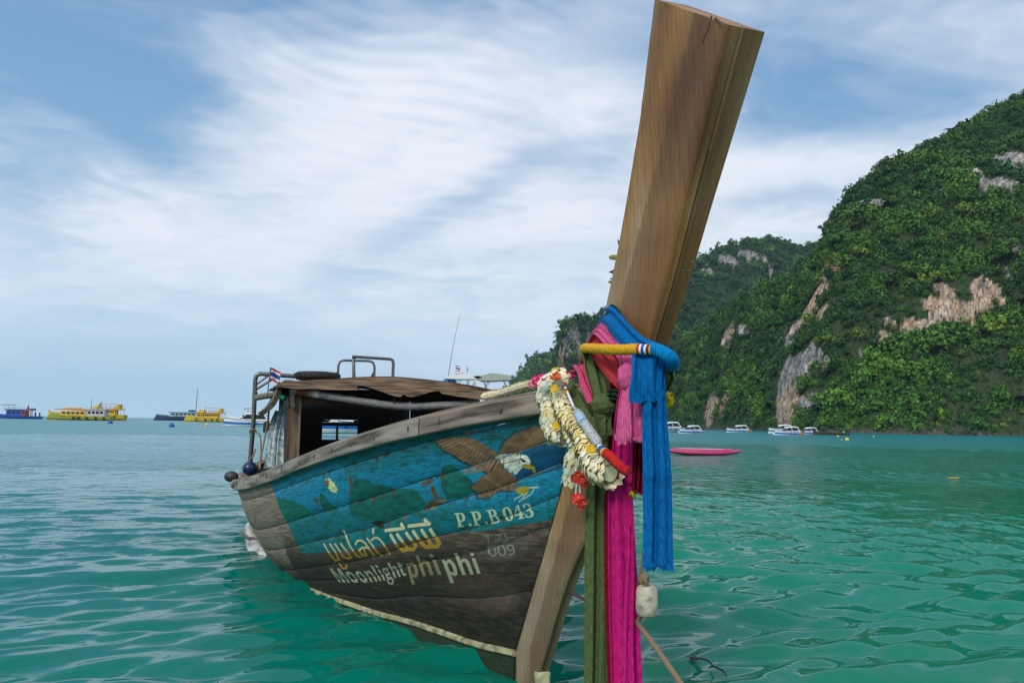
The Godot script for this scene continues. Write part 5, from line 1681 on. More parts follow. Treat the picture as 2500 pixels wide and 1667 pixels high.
func fishing_boat(label: String, at: Vector3, turn: float, l: float) -> void:
	# long green and yellow hull with a white superstructure aft
	var o := thing("green_boat", label, "boat", at, turn, "tour boats anchored in the bay")
	o.scale.y = 1.2
	var r := boat_rings(l, l * 0.2, l * 0.055, l * 0.065, -l * 0.045, 0.6, 0.86, 3.4)
	obj("hull", hull_mesh(r), M.limepaint, o)
	obj("rubbing_band", hull_band(r, 0.82, 0.98, 0.05), M.goldpaint, o)
	obj("boot_stripe", hull_band(r, 0.0, 0.14, 0.04), M.maroon, o)
	var h := l * 0.06
	obj("bow_board", beam_mesh(Vector3(-l * 0.52, h + l * 0.075, 0), Vector3(-l * 0.455, 0.1, 0), 0.4, 0.5, 0.03), M.goldpaint, o)
	house(o, -l * 0.30, l * 0.10, h, h + l * 0.065, l * 0.15, M.goldpaint, 5, "deckhouse")
	var rf := begin()
	slab(rf, PackedVector2Array([Vector2(-l * 0.40, h + l * 0.085), Vector2(l * 0.11, h + l * 0.066), Vector2(l * 0.11, h + l * 0.095), Vector2(-l * 0.20, h + l * 0.10), Vector2(-l * 0.40, h + l * 0.095)]), Transform3D(), l * 0.17)
	obj("long_roof", done(rf), M.orangepaint, o)
	obj("roof_top", box_mesh(Vector3(l * 0.22, l * 0.012, l * 0.13), 0.05, Vector3(-l * 0.12, h + l * 0.106, 0)), M.goldpaint, o)
	house(o, l * 0.11, l * 0.40, h, h + l * 0.085, l * 0.16, M.whitepaint, 4, "white_cabin")
	obj("cabin_roof", box_mesh(Vector3(l * 0.33, l * 0.012, l * 0.18), 0.05, Vector3(l * 0.26, h + l * 0.092, 0)), M.whitepaint, o)
	railing(o, l * 0.12, l * 0.42, h + l * 0.098, l * 0.03, l * 0.17, M.whitepaint, 8, 0.05)
	var fin := begin()
	slab(fin, PackedVector2Array([Vector2(l * 0.20, h + l * 0.098), Vector2(l * 0.25, h + l * 0.098), Vector2(l * 0.31, h + l * 0.18), Vector2(l * 0.285, h + l * 0.17)]), Transform3D(), l * 0.08)
	obj("yellow_fin", done(fin), M.goldpaint, o)
	obj("mast", tube_mesh([Vector3(l * 0.15, h + l * 0.09, 0), Vector3(l * 0.15, h + l * 0.17, 0), Vector3(l * 0.152, h + l * 0.27, 0)], [0.12, 0.10, 0.02], 6), M.steel, o)
	obj("aerial", tube_mesh([Vector3(l * 0.27, h + l * 0.12, 0), Vector3(l * 0.33, h + l * 0.28, 0)], 0.02, 5), M.steel, o)
	obj("anchor", beam_mesh(Vector3(-l * 0.475, 0.8, 0.2), Vector3(-l * 0.52, 0.1, 0.2), 0.25, 0.25, 0.03), M.rope, o)
	for x in [-0.08, 0.0, 0.13, 0.27, 0.4]:
		obj("tyre_fender", ball_mesh(Vector3(l * x, h * 0.55, l * 0.102), Vector3(0.5, 0.5, 0.14), 12), M.rubber, o)

func sail_boat(label: String, at: Vector3, turn: float, l: float) -> void:
	var o := thing("sailing_boat", label, "sailing boat", at, turn, "tour boats anchored in the bay")
	var r := boat_rings(l, l * 0.22, l * 0.06, l * 0.05, -l * 0.05, 0.6)
	obj("hull", hull_mesh(r), M.navy, o)
	obj("sheer_band", hull_band(r, 0.75, 0.95, 0.05), M.tealpaint, o)
	var h := l * 0.06
	house(o, -l * 0.22, l * 0.34, h, h + l * 0.085, l * 0.16, M.tealpale, 6, "deckhouse", l * 0.02)
	obj("cabin_roof", box_mesh(Vector3(l * 0.6, l * 0.012, l * 0.18), 0.05, Vector3(l * 0.06, h + l * 0.091, 0)), M.tealpaint, o)
	obj("mast", tube_mesh([Vector3(l * 0.30, h, 0), Vector3(l * 0.31, l * 0.66, 0)], [0.20, 0.12], 8), M.navy, o)
	obj("boom", tube_mesh([Vector3(l * 0.30, h + l * 0.13, 0), Vector3(l * 0.14, h + l * 0.11, 0)], 0.1, 6), M.navy, o)
	obj("furled_sail", ball_mesh(Vector3(l * 0.225, h + l * 0.125, 0), Vector3(l * 0.085, l * 0.022, l * 0.02), 12, 0.2), M.navy, o)
	for e in [[0.40, 0.0], [-0.5, 0.02]]:
		obj("stay", tube_mesh([Vector3(l * 0.31, l * 0.655, 0), Vector3(l * e[0], h + l * e[1], 0)], 0.025, 5), M.steel, o)

func cruiser(called: String, label: String, at: Vector3, turn: float, l: float, group := "tour boats anchored in the bay") -> void:
	# white flybridge boat with a dark sun top
	var o := thing(called, label, "boat", at, turn, group)
	var r := boat_rings(l, l * 0.3, l * 0.1, l * 0.05, -l * 0.03, 0.4)
	obj("hull", hull_mesh(r), M.gelcoat, o)
	obj("hull_stripe", hull_band(r, 0.1, 0.4, 0.03), M.oliveband, o)
	var h := l * 0.1
	house(o, -l * 0.22, l * 0.34, h, h + l * 0.10, l * 0.23, M.gelcoat, 7, "saloon", l * 0.05)
	obj("flybridge", box_mesh(Vector3(l * 0.52, l * 0.03, l * 0.25), 0.05, Vector3(l * 0.07, h + l * 0.112, 0)), M.creampaint, o)
	obj("helm_seat", box_mesh(Vector3(l * 0.06, l * 0.06, l * 0.1), 0.05, Vector3(-l * 0.06, h + l * 0.155, 0)), M.gelcoat, o)
	for x in [-0.04, 0.1]:
		for s in [1.0, -1.0]:
			obj("top_post", beam_mesh(Vector3(l * x, h + l * 0.12, s * l * 0.1), Vector3(l * (x + 0.02), h + l * 0.26, s * l * 0.1), 0.07, 0.07, 0.01), M.steel, o)
	var t := begin()
	var rings := []
	for e in [[-0.14, 0.255, 0.7], [-0.08, 0.268, 1.0], [0.1, 0.268, 1.0], [0.16, 0.256, 0.8]]:
		var g := PackedVector3Array()
		for q in [[1.0, -0.006], [0.5, 0.008], [-0.5, 0.008], [-1.0, -0.006]]:
			g.append(Vector3(l * e[0], h + l * (e[1] + q[1]), l * 0.12 * e[2] * q[0]))
		rings.append(g)
	loft(t, rings, true, true, false)
	obj("sun_top", done(t), M.navy, o)
	railing(o, l * 0.0, l * 0.32, h + l * 0.128, l * 0.05, l * 0.24, M.steel, 5, 0.03)

func near_cruiser() -> void:
	# the white boat just behind the cabin: only its top shows
	var o := thing("white_motor_boat", "white motor boat behind the cabin with sun awning, arch and tall whip aerial", "motor boat", Vector3(-2.516, 2.159, -50.000), 0.0, "speedboats moored off the beach")
	var z: Vector3 = o.position
	o.position.y = 0.0
	z.y = 0.0
	var r := boat_rings(11.0, 3.0, 1.3, 0.6, -0.4, 0.4)
	obj("hull", hull_mesh(r), M.gelcoat, o)
	obj("hull_stripe", hull_band(r, 0.35, 0.9, 0.03), M.bluepaint, o)
	var w := begin()
	slab(w, PackedVector2Array([Vector2(-3.2, 1.3), Vector2(1.6, 1.3), Vector2(0.9, 2.6), Vector2(-1.6, 2.6)]), Transform3D(), 2.2)
	obj("cabin", done(w), M.gelcoat, o)
	house(o, -1.5, 0.6, 2.0, 2.56, 2.24, M.gelcoat, 3, "cabin_side")
	obj("hard_top", slab_mesh(rel2([Vector3(-4.116, 4.048, -50.000), Vector3(-3.862, 4.260, -50.000), Vector3(-2.954, 4.354, -50.000), Vector3(-2.173, 4.289, -50.000), Vector3(-1.780, 4.139, -50.000), Vector3(-2.168, 4.055, -50.000), Vector3(-3.596, 4.031, -50.000)], z), Transform3D(), 2.0), M.gelcoat, o)
	for s in [0.85, -0.85]:
		for e in [[Vector3(-3.726, 4.003, -50.000), Vector3(-3.715, 3.561, -50.000)], [Vector3(-3.233, 4.037, -50.000), Vector3(-3.536, 3.694, -50.000)], [Vector3(-2.765, 4.045, -50.000), Vector3(-2.754, 3.551, -50.000)], [Vector3(-2.244, 3.975, -50.000), Vector3(-2.543, 3.399, -50.000)]]:
			obj("top_post", tube_mesh([(e[0] as Vector3) - z + Vector3(0, 0, s), (e[1] as Vector3) - z + Vector3(0, 0, s)], 0.022, 6), M.steel, o)
		var arch := [Vector3(-2.558, 4.100, -50.000), Vector3(-2.215, 3.846, -50.000), Vector3(-1.973, 3.461, -50.000), Vector3(-1.756, 2.998, -50.000)]
		var arch2 := [Vector3(-1.497, 3.002, -50.000), Vector3(-1.742, 3.568, -50.000), Vector3(-2.035, 3.927, -50.000), Vector3(-2.430, 4.154, -50.000)]
		obj("arch", slab_mesh(rel2(arch + arch2, z), Transform3D(Basis(), Vector3(0, 0, s)), 0.12), M.gelcoat, o)
	obj("awning", slab_mesh(rel2([Vector3(-2.431, 4.206, -50.000), Vector3(-1.782, 4.269, -50.000), Vector3(-1.343, 4.419, -50.000), Vector3(-0.875, 4.414, -50.000), Vector3(-0.223, 4.321, -50.000), Vector3(-0.014, 4.220, -50.000), Vector3(-0.062, 4.012, -50.000), Vector3(-0.426, 4.032, -50.000), Vector3(-1.127, 3.968, -50.000), Vector3(-1.906, 3.955, -50.000)], z), Transform3D(), 2.0), M.greycanvas, o)
	for s in [0.9, -0.9]:
		for e in [[Vector3(-0.531, 4.056, -50.000), Vector3(-0.076, 3.285, -50.000)], [Vector3(-0.140, 4.010, -50.000), Vector3(0.207, 3.445, -50.000)], [Vector3(-1.777, 4.035, -50.000), Vector3(-1.558, 3.468, -50.000)], [Vector3(-1.387, 3.990, -50.000), Vector3(-1.664, 3.570, -50.000)]]:
			obj("awning_post", tube_mesh([(e[0] as Vector3) - z + Vector3(0, 0, s), (e[1] as Vector3) - z + Vector3(0, 0, s)], 0.022, 6), M.steel, o)
	obj("stern_rail", tube_mesh([Vector3(-0.778, 3.403, -50.000) - z, Vector3(0.311, 3.421, -50.000) - z], 0.03, 6), M.steel, o)
	obj("dome", ball_mesh(Vector3(-3.929, 3.817, -50.000) - z, Vector3(0.46, 0.36, 0.4), 16), M.bluepaint, o)
	obj("aerial", tube_mesh([Vector3(-4.016, 4.206, -50.000) - z, Vector3(-3.775, 6.038, -50.000) - z, Vector3(-3.383, 8.203, -50.000) - z], [0.022, 0.018, 0.008], 6), M.steel, o)
	obj("lamp", box_mesh(Vector3(0.1, 0.18, 0.1), 0.02, Vector3(-3.137, 4.403, -50.000) - z), M.orangepaint, o)
	obj("horn", box_mesh(Vector3(0.22, 0.12, 0.14), 0.03, Vector3(-3.396, 4.346, -50.000) - z), M.black, o)
	flag(Vector3(-3.551, 4.292, -50.000), 0.66, 0.36, 0.36, "red, white and blue striped flag on the white motor boat roof, left one of two", Vector3(1, 0, 0.1))
	flag(Vector3(-2.849, 4.303, -50.000), 0.60, 0.20, 0.34, "small striped flag on the white motor boat roof, hanging limp by the awning", Vector3(0.7, 0, 0.7))

func rel2(pts: Array, o: Vector3) -> Array:
	var r := []
	for p in pts:
		r.append(Vector2(p.x - o.x, p.y - o.y))
	return r

func far_longtail(at: Vector3, turn: float, l: float) -> void:
	var o := thing("brown_longtail_boat", "long low brown wooden boat beside the speedboats, under the wooded cliff", "boat", at, turn)
	var r := boat_rings(l, 1.4, 0.42, 0.5, -0.3, 0.2, 0.8, 3.0)
	obj("hull", hull_mesh(r), M.darkwood, o)
	obj("rail", hull_band(r, 0.85, 0.99, 0.03), M.redwood, o)
	railing(o, -0.3, 1.6, 0.4, 0.65, 1.0, M.steel, 3, 0.03)
	obj("engine", box_mesh(Vector3(0.4, 0.4, 0.4), 0.05, Vector3(l * 0.36, 0.75, 0)), M.paleblue, o)
	obj("canopy", box_mesh(Vector3(0.9, 0.05, 0.9), 0.02, Vector3(l * 0.32, 1.72, 0)), M.tealpaint, o)
	for s in [0.4, -0.4]:
		obj("canopy_post", beam_mesh(Vector3(l * 0.32, 0.4, s), Vector3(l * 0.32, 1.7, s), 0.05, 0.05, 0.01), M.steel, o)

func kayak(at: Vector3, turn: float) -> void:
	var o := thing("pink_kayak", "pink inflatable kayak floating behind the blue scarf", "kayak", at, turn)
	var st := begin()
	var rings := []
	for i in 25:
		var f := i / 24.0
		var w := 0.38 * pow(maxf(sin(PI * clampf(f, 0.0, 1.0)), 0.0), 0.55) + 0.012
		var y := 0.16 + 0.10 * pow(absf(f - 0.5) * 2.0, 3.0)
		var hh := 0.15 * pow(maxf(sin(PI * f), 0.0), 0.4) + 0.012
		var g := PackedVector3Array()
		for j in 16:
			var a := TAU * j / 16
			g.append(Vector3(lerpf(1.75, -1.75, f), y + sin(a) * hh * (1.0 if sin(a) < 0 else 0.75), cos(a) * w))
		rings.append(g)
	loft(st, rings, true, true, true)
	obj("hull", done(st), M.kayakpink, o)
	for s in [1.0, -1.0]:
		var p := []
		for i in 15:
			var f := lerpf(0.14, 0.86, i / 14.0)
			p.append(Vector3(lerpf(1.75, -1.75, f), 0.235 + 0.08 * pow(absf(f - 0.5) * 2.0, 3.0), s * 0.26 * pow(sin(PI * f), 0.6)))
		obj("side_tube", tube_mesh(p, 0.085, 10), M.kayakpink, o)
	obj("cockpit", ball_mesh(Vector3(-0.45, 0.275, 0), Vector3(0.6, 0.035, 0.16), 16), M.maroon, o)
	obj("deck_line", tube_mesh([Vector3(0.9, 0.325, 0.1), Vector3(0.2, 0.33, 0.2), Vector3(-0.6, 0.33, 0.2), Vector3(-1.2, 0.325, 0.08)], 0.012, 6), M.flagwhite, o)

func buoy(label: String, at: Vector3, r: float, m: Material, group: String) -> void:
	var o := thing("mooring_buoy", label, "buoy", Vector3(at.x, 0, at.z), 0.0, group)
	obj("float_ball", ball_mesh(Vector3(0, r * 0.35, 0), Vector3.ONE * r, 16), m, o)
	obj("ring_eye", tube_mesh([Vector3(-r * 0.2, r * 1.3, 0), Vector3(-r * 0.15, r * 1.55, 0), Vector3(r * 0.15, r * 1.55, 0), Vector3(r * 0.2, r * 1.3, 0)], r * 0.07, 6), M.steel, o)

# ---------------------------------------------------------------- the scene
var T := {}

func make_materials() -> void:
	T.grain = noise_tex(3, 512, 0.012, 5, [Color(0.42, 0.42, 0.42), Color(0.72, 0.72, 0.72), Color(0.85, 0.85, 0.85), Color(1, 1, 1)], [0.15, 0.42, 0.6, 0.85])
	T.stain = noise_tex(8, 512, 0.010, 5, [Color(0.80, 0.77, 0.75), Color(0.88, 0.87, 0.86), Color(0.93, 0.93, 0.92), Color(0.93, 0.93, 0.93), Color(1, 1, 1)], [0.2, 0.38, 0.5, 0.66, 0.85])
	T.grime = noise_tex(21, 512, 0.02, 5, [Color(0.5, 0.5, 0.5), Color(0.85, 0.85, 0.85), Color(1, 1, 1)], [0.2, 0.45, 0.7])
	T.weave = noise_tex(33, 256, 0.09, 2, [Color(0.72, 0.72, 0.72), Color(1, 1, 1)], [0.2, 0.8])
	var rn := FastNoiseLite.new()
	rn.seed = 5
	rn.noise_type = FastNoiseLite.TYPE_SIMPLEX_SMOOTH
	rn.frequency = 0.011
	rn.fractal_octaves = 4
	rn.fractal_gain = 0.45
	var nt := NoiseTexture2D.new()
	nt.width = 2048
	nt.height = 2048
	nt.seamless = true
	nt.noise = rn
	nt.as_normal_map = true
	nt.bump_strength = 7.0
	T.ripple = nt
	var grain := func(c: Color, r := 0.85) -> StandardMaterial3D:
		return relief(mat(c, r, T.grain, Vector3(1.0, 0.22, 1.0), false), T.grain, 0.25)
	for e in [["water_near", 0.2], ["water_mid", 0.9], ["water", 1.8], ["water_far", 2.2]]:
		var m := mat(Color.WHITE, 0.03)
		m.vertex_color_use_as_albedo = true
		m.metallic_specular = 0.31
		m.roughness = {"water_near": 0.03, "water_mid": 0.05, "water": 0.11, "water_far": 0.26}[e[0]]
		m.normal_enabled = true
		m.normal_texture = T.ripple
		m.normal_scale = e[1]
		M[e[0]] = m
	T.crag = noise_tex(41, 512, 0.012, 5, [Color(1, 1, 1), Color(0.92, 0.91, 0.9), Color(0.62, 0.6, 0.6), Color(0.2, 0.2, 0.21)], [0.25, 0.55, 0.78, 0.95], FastNoiseLite.TYPE_SIMPLEX_SMOOTH, FastNoiseLite.FRACTAL_RIDGED)
	M.rock = relief(mat(Color.WHITE, 0.95, T.crag, Vector3(0.05, 0.026, 0.05)), T.crag, 60.0)
	M.rock.vertex_color_use_as_albedo = true
	M.leaf = mat(Color.WHITE, 0.75)
	M.leaf.vertex_color_use_as_albedo = true
	M.leaf.metallic_specular = 0.3
	M.leaf.backlight_enabled = true
	M.leaf.backlight = Color(0.25, 0.35, 0.12)
	M.petal = mat(Color.WHITE, 0.8)
	M.petal.vertex_color_use_as_albedo = true
	M.chenille = relief(mat(lin(0.95, 0.50, 0.008), 0.9, T.weave, Vector3(16, 16, 16)), T.weave, 0.12)
	M.redchenille = relief(mat(lin(0.66, 0.010, 0.010), 0.9, T.weave, Vector3(16, 16, 16)), T.weave, 0.12)
	M.petal.backlight_enabled = true
	M.petal.backlight = Color(0.35, 0.35, 0.35)
	M.creamcore = mat(lin(0.86, 0.78, 0.48), 0.9)
	M.hullplain = grain.call(lin(0.10, 0.20, 0.22))
	M.strake = mat(Color(0.70, 0.70, 0.55), 0.8, T.grime, Vector3(1.2, 1.2, 1.2))
	M.weed = mat(lin(0.018, 0.036, 0.014), 0.6, T.grime, Vector3(6, 3, 6))  # dark green of the bottom board under the rubbing strake
	M.rail = grain.call(lin(0.36, 0.29, 0.23))
	M.railgrey = grain.call(lin(0.34, 0.32, 0.27))
	M.railtop = grain.call(lin(0.36, 0.27, 0.19))
	M.peg = mat(lin(0.10, 0.065, 0.045), 0.9)
	M.post = relief(mat(Color.WHITE, 0.75, T.stain, Vector3(16.0, 0.8, 16.0)), T.stain, 0.03)
	M.post.vertex_color_use_as_albedo = true
	M.darkwood = grain.call(lin(0.07, 0.05, 0.035))
	M.redwood = grain.call(lin(0.20, 0.09, 0.045))
	M.postwood = grain.call(lin(0.20, 0.14, 0.09))
	M.greywood = grain.call(lin(0.24, 0.22, 0.19))
	M.fascia = relief(mat(Color(0.60, 0.49, 0.40), 0.85, T.grain, Vector3(0.35, 6.0, 3.0)), T.grain, 0.2)
	M.roofsheet = mat(lin(0.14, 0.06, 0.045), 0.8, T.grime, Vector3(2, 2, 2))
	M.plastic = mat(lin(0.30, 0.29, 0.29), 0.28, T.grime, Vector3(3, 1, 1), false)
	M.redcloth = mat(lin(0.24, 0.06, 0.03), 0.8, T.grime, Vector3(3, 3, 3))
	M.paleband = mat(lin(0.52, 0.46, 0.42), 0.7, T.grime, Vector3(3, 3, 3))
	M.black = mat(lin(0.008, 0.008, 0.008), 0.7)
	M.darktarp = mat(lin(0.05, 0.055, 0.06), 0.6, T.grime, Vector3(2, 2, 2))
	M.paletarp = mat(lin(0.58, 0.70, 0.70), 0.5, T.grime, Vector3(1.5, 1.5, 1.5))
	M.paletarp2 = mat(lin(0.46, 0.60, 0.64), 0.5, T.grime, Vector3(1.5, 1.5, 1.5))
	M.canvas = mat(lin(0.17, 0.155, 0.11), 0.9, T.grime, Vector3(1.5, 1.5, 1.5))
	M.green = mat(lin(0.0, 0.16, 0.08), 0.3)
	M.steel = mat(lin(0.20, 0.19, 0.19), 0.38, T.grime, Vector3(6, 6, 6))
	M.steel.metallic = 0.6
	M.rope = mat(lin(0.30, 0.22, 0.13), 0.95, T.weave, Vector3(20, 20, 20))
	M.ropedark = mat(lin(0.08, 0.06, 0.05), 0.95, T.weave, Vector3(20, 20, 20))
	M.rubber = mat(lin(0.022, 0.022, 0.024), 0.7, T.grime, Vector3(8, 8, 8))
	M.foam = mat(lin(0.58, 0.54, 0.42), 0.85, T.grime, Vector3(1.6, 1.6, 1.6))
	var dye := func(c: Color) -> StandardMaterial3D:
		var m := mat(c, 0.9, T.weave, Vector3(7, 1.2, 7))
		m.rim_enabled = true
		m.rim = 0.08
		m.metallic_specular = 0.2
		m.rim_tint = 0.6
		m.backlight_enabled = true
		m.backlight = Color(0.22, 0.22, 0.22)
		return m
	M.blue = dye.call(lin(0.003, 0.17, 0.50))
	M.bluebright = dye.call(lin(0.003, 0.27, 0.66))
	M.tealcloth = dye.call(lin(0.004, 0.11, 0.15))
	M.pink = dye.call(lin(0.82, 0.15, 0.38))
	M.magenta = dye.call(lin(0.72, 0.02, 0.25))
	M.coral = dye.call(lin(0.62, 0.055, 0.07))
	M.coralpink = dye.call(lin(0.74, 0.10, 0.22))
	M.olive = dye.call(lin(0.125, 0.18, 0.07))
	M.olivedark = dye.call(lin(0.03, 0.065, 0.03))
	M.darkred = dye.call(lin(0.24, 0.006, 0.022))
	M.purple = dye.call(lin(0.22, 0.03, 0.50))
	M.marigold = mat(lin(0.75, 0.38, 0.01), 0.8)
	M.flagred = mat(lin(0.50, 0.025, 0.03), 0.8)
	M.flagwhite = mat(lin(0.74, 0.74, 0.74), 0.8)
	M.flagblue = mat(lin(0.02, 0.05, 0.32), 0.8)
	M.royal = mat(lin(0.012, 0.07, 0.38), 0.45)
	M.maroon = mat(lin(0.10, 0.012, 0.015), 0.6)
	M.clearplastic = mat(lin(0.56, 0.60, 0.62), 0.25, T.grime, Vector3(10, 10, 10))
	M.paleblue = mat(lin(0.34, 0.50, 0.62), 0.4)
	M.twig = mat(lin(0.06, 0.045, 0.035), 0.9)
	M.dryleaf = mat(lin(0.22, 0.22, 0.06), 0.8)
	M.gelcoat = mat(lin(0.74, 0.75, 0.76), 0.25)
	M.bluepaint = mat(lin(0.006, 0.14, 0.44), 0.3)
	M.darkblue = mat(lin(0.02, 0.03, 0.07), 0.4)
	M.greenpaint = mat(lin(0.02, 0.22, 0.07), 0.35)
	M.orangepaint = mat(lin(0.58, 0.20, 0.02), 0.5)
	M.goldpaint = mat(lin(0.62, 0.40, 0.008), 0.5)
	M.yellowhull = mat(lin(0.50, 0.36, 0.01), 0.5)
	M.limepaint = mat(lin(0.24, 0.30, 0.015), 0.5)
	M.redpaint = mat(lin(0.34, 0.035, 0.035), 0.55)
	M.navy = mat(lin(0.012, 0.03, 0.085), 0.5)
	M.whitepaint = mat(lin(0.62, 0.63, 0.64), 0.5, T.grime, Vector3(0.3, 0.3, 0.3))
	M.tealpaint = mat(lin(0.03, 0.20, 0.26), 0.5)
	M.tealpale = mat(lin(0.28, 0.42, 0.46), 0.5)
	M.creampaint = mat(lin(0.66, 0.62, 0.40), 0.5)
	M.oliveband = mat(lin(0.14, 0.18, 0.05), 0.5)
	M.glassdark = mat(lin(0.010, 0.012, 0.018), 0.08)
	M.greycanvas = mat(lin(0.36, 0.37, 0.33), 0.8)
	M.kayakpink = mat(lin(0.66, 0.05, 0.20), 0.4, T.grime, Vector3(2, 2, 2))
	M.yellowbuoy = mat(lin(0.72, 0.52, 0.03), 0.5)
	M.peach = mat(lin(0.62, 0.34, 0.24), 0.6)
	M.bluebuoy = mat(lin(0.008, 0.018, 0.08), 0.25)
	M.blackbuoy = mat(lin(0.03, 0.027, 0.025), 0.5)
	M.whitefoam = mat(lin(0.66, 0.67, 0.68), 0.7, T.grime, Vector3(0.8, 0.8, 0.8))
	M.debris = mat(lin(0.05, 0.035, 0.03), 0.8)

func _ready() -> void:
	fn.seed = 11
	fn.noise_type = FastNoiseLite.TYPE_SIMPLEX_SMOOTH
	fn.frequency = 0.02
	fn.fractal_octaves = 4
	fn2.seed = 29
	fn2.noise_type = FastNoiseLite.TYPE_SIMPLEX_SMOOTH
	fn2.frequency = 0.02
	fn2.fractal_octaves = 3
	# camera, held at chest height in the shallows, slightly tilted
	var cam := Camera3D.new()
	cam.name = "camera"
	add_child(cam)
	cam.position = Vector3(0, 1.3, 0)
	cam.rotation = Vector3(atan((1035.0 - 833.5) / 1925.0), 0, deg_to_rad(0.955))
	cam.fov = rad_to_deg(2.0 * atan(833.5 / 1925.0))
	cam.near = 0.05
	cam.far = 9000.0
	cam.current = true
	# light overcast
	var env := Environment.new()
	env.background_mode = Environment.BG_SKY
	var sky := Sky.new()
	var pm := PanoramaSkyMaterial.new()
	pm.panorama = make_sky()
	sky.sky_material = pm
	env.sky = sky
	env.tonemap_mode = Environment.TONE_MAPPER_LINEAR
	env.tonemap_exposure = 1.25
	env.sdfgi_enabled = true
	env.ssao_enabled = true
	env.ssil_enabled = true
	env.fog_enabled = true
	env.fog_density = 0.00009
	env.fog_light_color = Color(0.72, 0.84, 0.95)
	var we := WorldEnvironment.new()
	we.name = "world_environment"
	we.environment = env
	add_child(we)
	var sun := DirectionalLight3D.new()
	sun.name = "sun"
	sun.light_energy = 0.5
	sun.light_color = Color(1.0, 0.97, 0.92)
	sun.light_angular_distance = 14.0
	sun.shadow_enabled = true
	add_child(sun)
	sun.look_at_from_position(Vector3(-0.32, 0.56, 0.75), Vector3.ZERO)
	make_materials()
	# sea and hills
	make_waves()
	var sea := obj("sea", make_water(), null)
	sea.set_meta("kind", "structure")
	for i in KINDS:
		crowns.append(make_crown(100 + i))
	hill("hill", [[249.6,-235.0,447.1,241.4,-400.0],[213.7,-250.0,370.8,224.9,-415.0],[176.2,-272.0,281.3,184.0,-420.0],[158.5,-278.0,244.1,163.2,-420.0],[140.4,-285.0,210.6,145.6,-415.0],[126.2,-293.0,178.6,125.6,-405.0],[116.8,-300.0,160.8,97.1,-400.0],[114.8,-325.0,153.6,83.4,-410.0],[115.4,-370.0,142.6,78.0,-440.0],[114.1,-430.0,132.8,73.8,-490.0],[112.3,-490.0,126.4,62.4,-540.0],[108.0,-560.0,115.9,46.7,-600.0],[97.0,-640.0,102.8,23.4,-660.0]], [[175,48,-312,6.7,12.0,1],[178,56,-318,3.4,6.4,1],[190,56,-313,4.3,6.3,1],[184,50,-310,1.7,1.7,1],[150,38,-314,3.1,3.7,1],[154,45,-318,2.4,1.6,1],[162,41,-312,5.2,4.7,1],[159,44,-315,1.9,3.2,2],[146,74,-360,3.5,6.6,2],[141,64,-356,3.7,6.6,1],[137,55,-356,4.1,7.8,1],[133,48,-362,3.5,4.9,1],[130,42,-364,2.9,5.3,0],[126,53,-455,4.2,8.4,1],[123,24,-353,4.2,11.3,0],[119,13,-344,4.4,8.6,1],[117,5,-338,3.3,4.0,1],[126,29,-333,5.9,6.9,0],[116,11,-456,3.9,9.2,1],[117,13,-432,3.7,7.2,2],[227,140,-385,3.3,5.8,1],[218,143,-396,1.9,2.9,1],[235,127,-360,6.4,14.0,0],[223,112,-351,6.3,7.2,0],[238,128,-359,4.3,11.5,0],[202,122,-376,2.1,4.8,1],[212,143,-402,3.5,6.4,0],[140,28,-310,1.5,5.4,0],[201,67,-318,1.8,4.9,0],[209,78,-324,1.8,5.3,0],[176,111,-375,5.6,4.3,0],[129,55,-439,1.4,5.0,0],[120,12,-317,1.8,3.6,0],[194,70,-323,1.8,3.7,0],[212,123,-372,2.1,2.4,0],[220,125,-368,3.6,3.4,0]], 44, 104, 5.0, 3.0, 7.2, Color(1, 1, 1), 1, "dense green jungle covering the near limestone hill on the right")
	hill("hill", [[518.3,-800.0,633.5,231.8,-960.0],[394.2,-800.0,480.9,229.2,-960.0],[303.2,-800.0,369.0,227.3,-960.0],[278.4,-800.0,335.0,227.0,-950.0],[253.6,-800.0,301.6,225.1,-940.0],[228.7,-800.0,268.8,218.7,-930.0],[209.6,-790.0,244.9,208.6,-920.0],[186.7,-780.0,216.1,190.2,-900.0],[170.4,-770.0,194.5,172.0,-880.0],[146.6,-760.0,167.5,170.6,-870.0],[125.3,-750.0,139.3,167.3,-860.0],[100.7,-740.0,111.8,134.8,-840.0],[80.5,-730.0,85.6,106.9,-800.0],[66.4,-720.0,69.0,105.6,-770.0],[54.5,-710.0,56.6,99.5,-750.0],[45.7,-705.0,47.5,86.2,-735.0],[41.8,-700.0,43.1,64.5,-722.0],[39.5,-698.0,41.0,14.9,-715.0]], [[45,60,-720,3.7,20.6,1],[52,72,-731,5.3,15.2,0],[62,74,-742,5.4,17.4,0],[76,80,-765,5.6,17.9,0],[58,85,-743,7.7,7.7,0],[251,192,-902,11.7,8.4,0],[278,203,-913,14.2,7.6,0],[296,195,-910,3.8,10.4,0],[298,181,-900,2.8,7.0,0],[223,180,-888,6.5,6.5,0]], 12, 44, 8.0, 5.6, 11.5, Color(0.85, 0.95, 0.95), 2, "dark green jungle on the middle hill and rock stack behind the stem post")
	hill("hill", [[281.1,-1200.0,317.3,136.2,-1350.0],[105.7,-1180.0,117.3,130.0,-1320.0],[71.6,-1170.0,78.3,120.6,-1300.0],[50.0,-1160.0,54.2,109.9,-1290.0],[31.8,-1150.0,34.0,98.0,-1280.0],[13.8,-1140.0,14.1,71.9,-1260.0],[2.1,-1130.0,1.2,57.6,-1240.0],[-18.2,-1120.0,-20.5,32.4,-1220.0],[-38.1,-1110.0,-41.4,3.7,-1200.0]], [], 12, 20, 8.0, 9.0, 15.0, Color(0.8, 0.95, 1.0), 3, "blue green jungle on the low farthest headland")
	build_boat()
	var bt := Transform3D(Basis(Vector3.UP, BOAT_TURN), BOAT_AT)
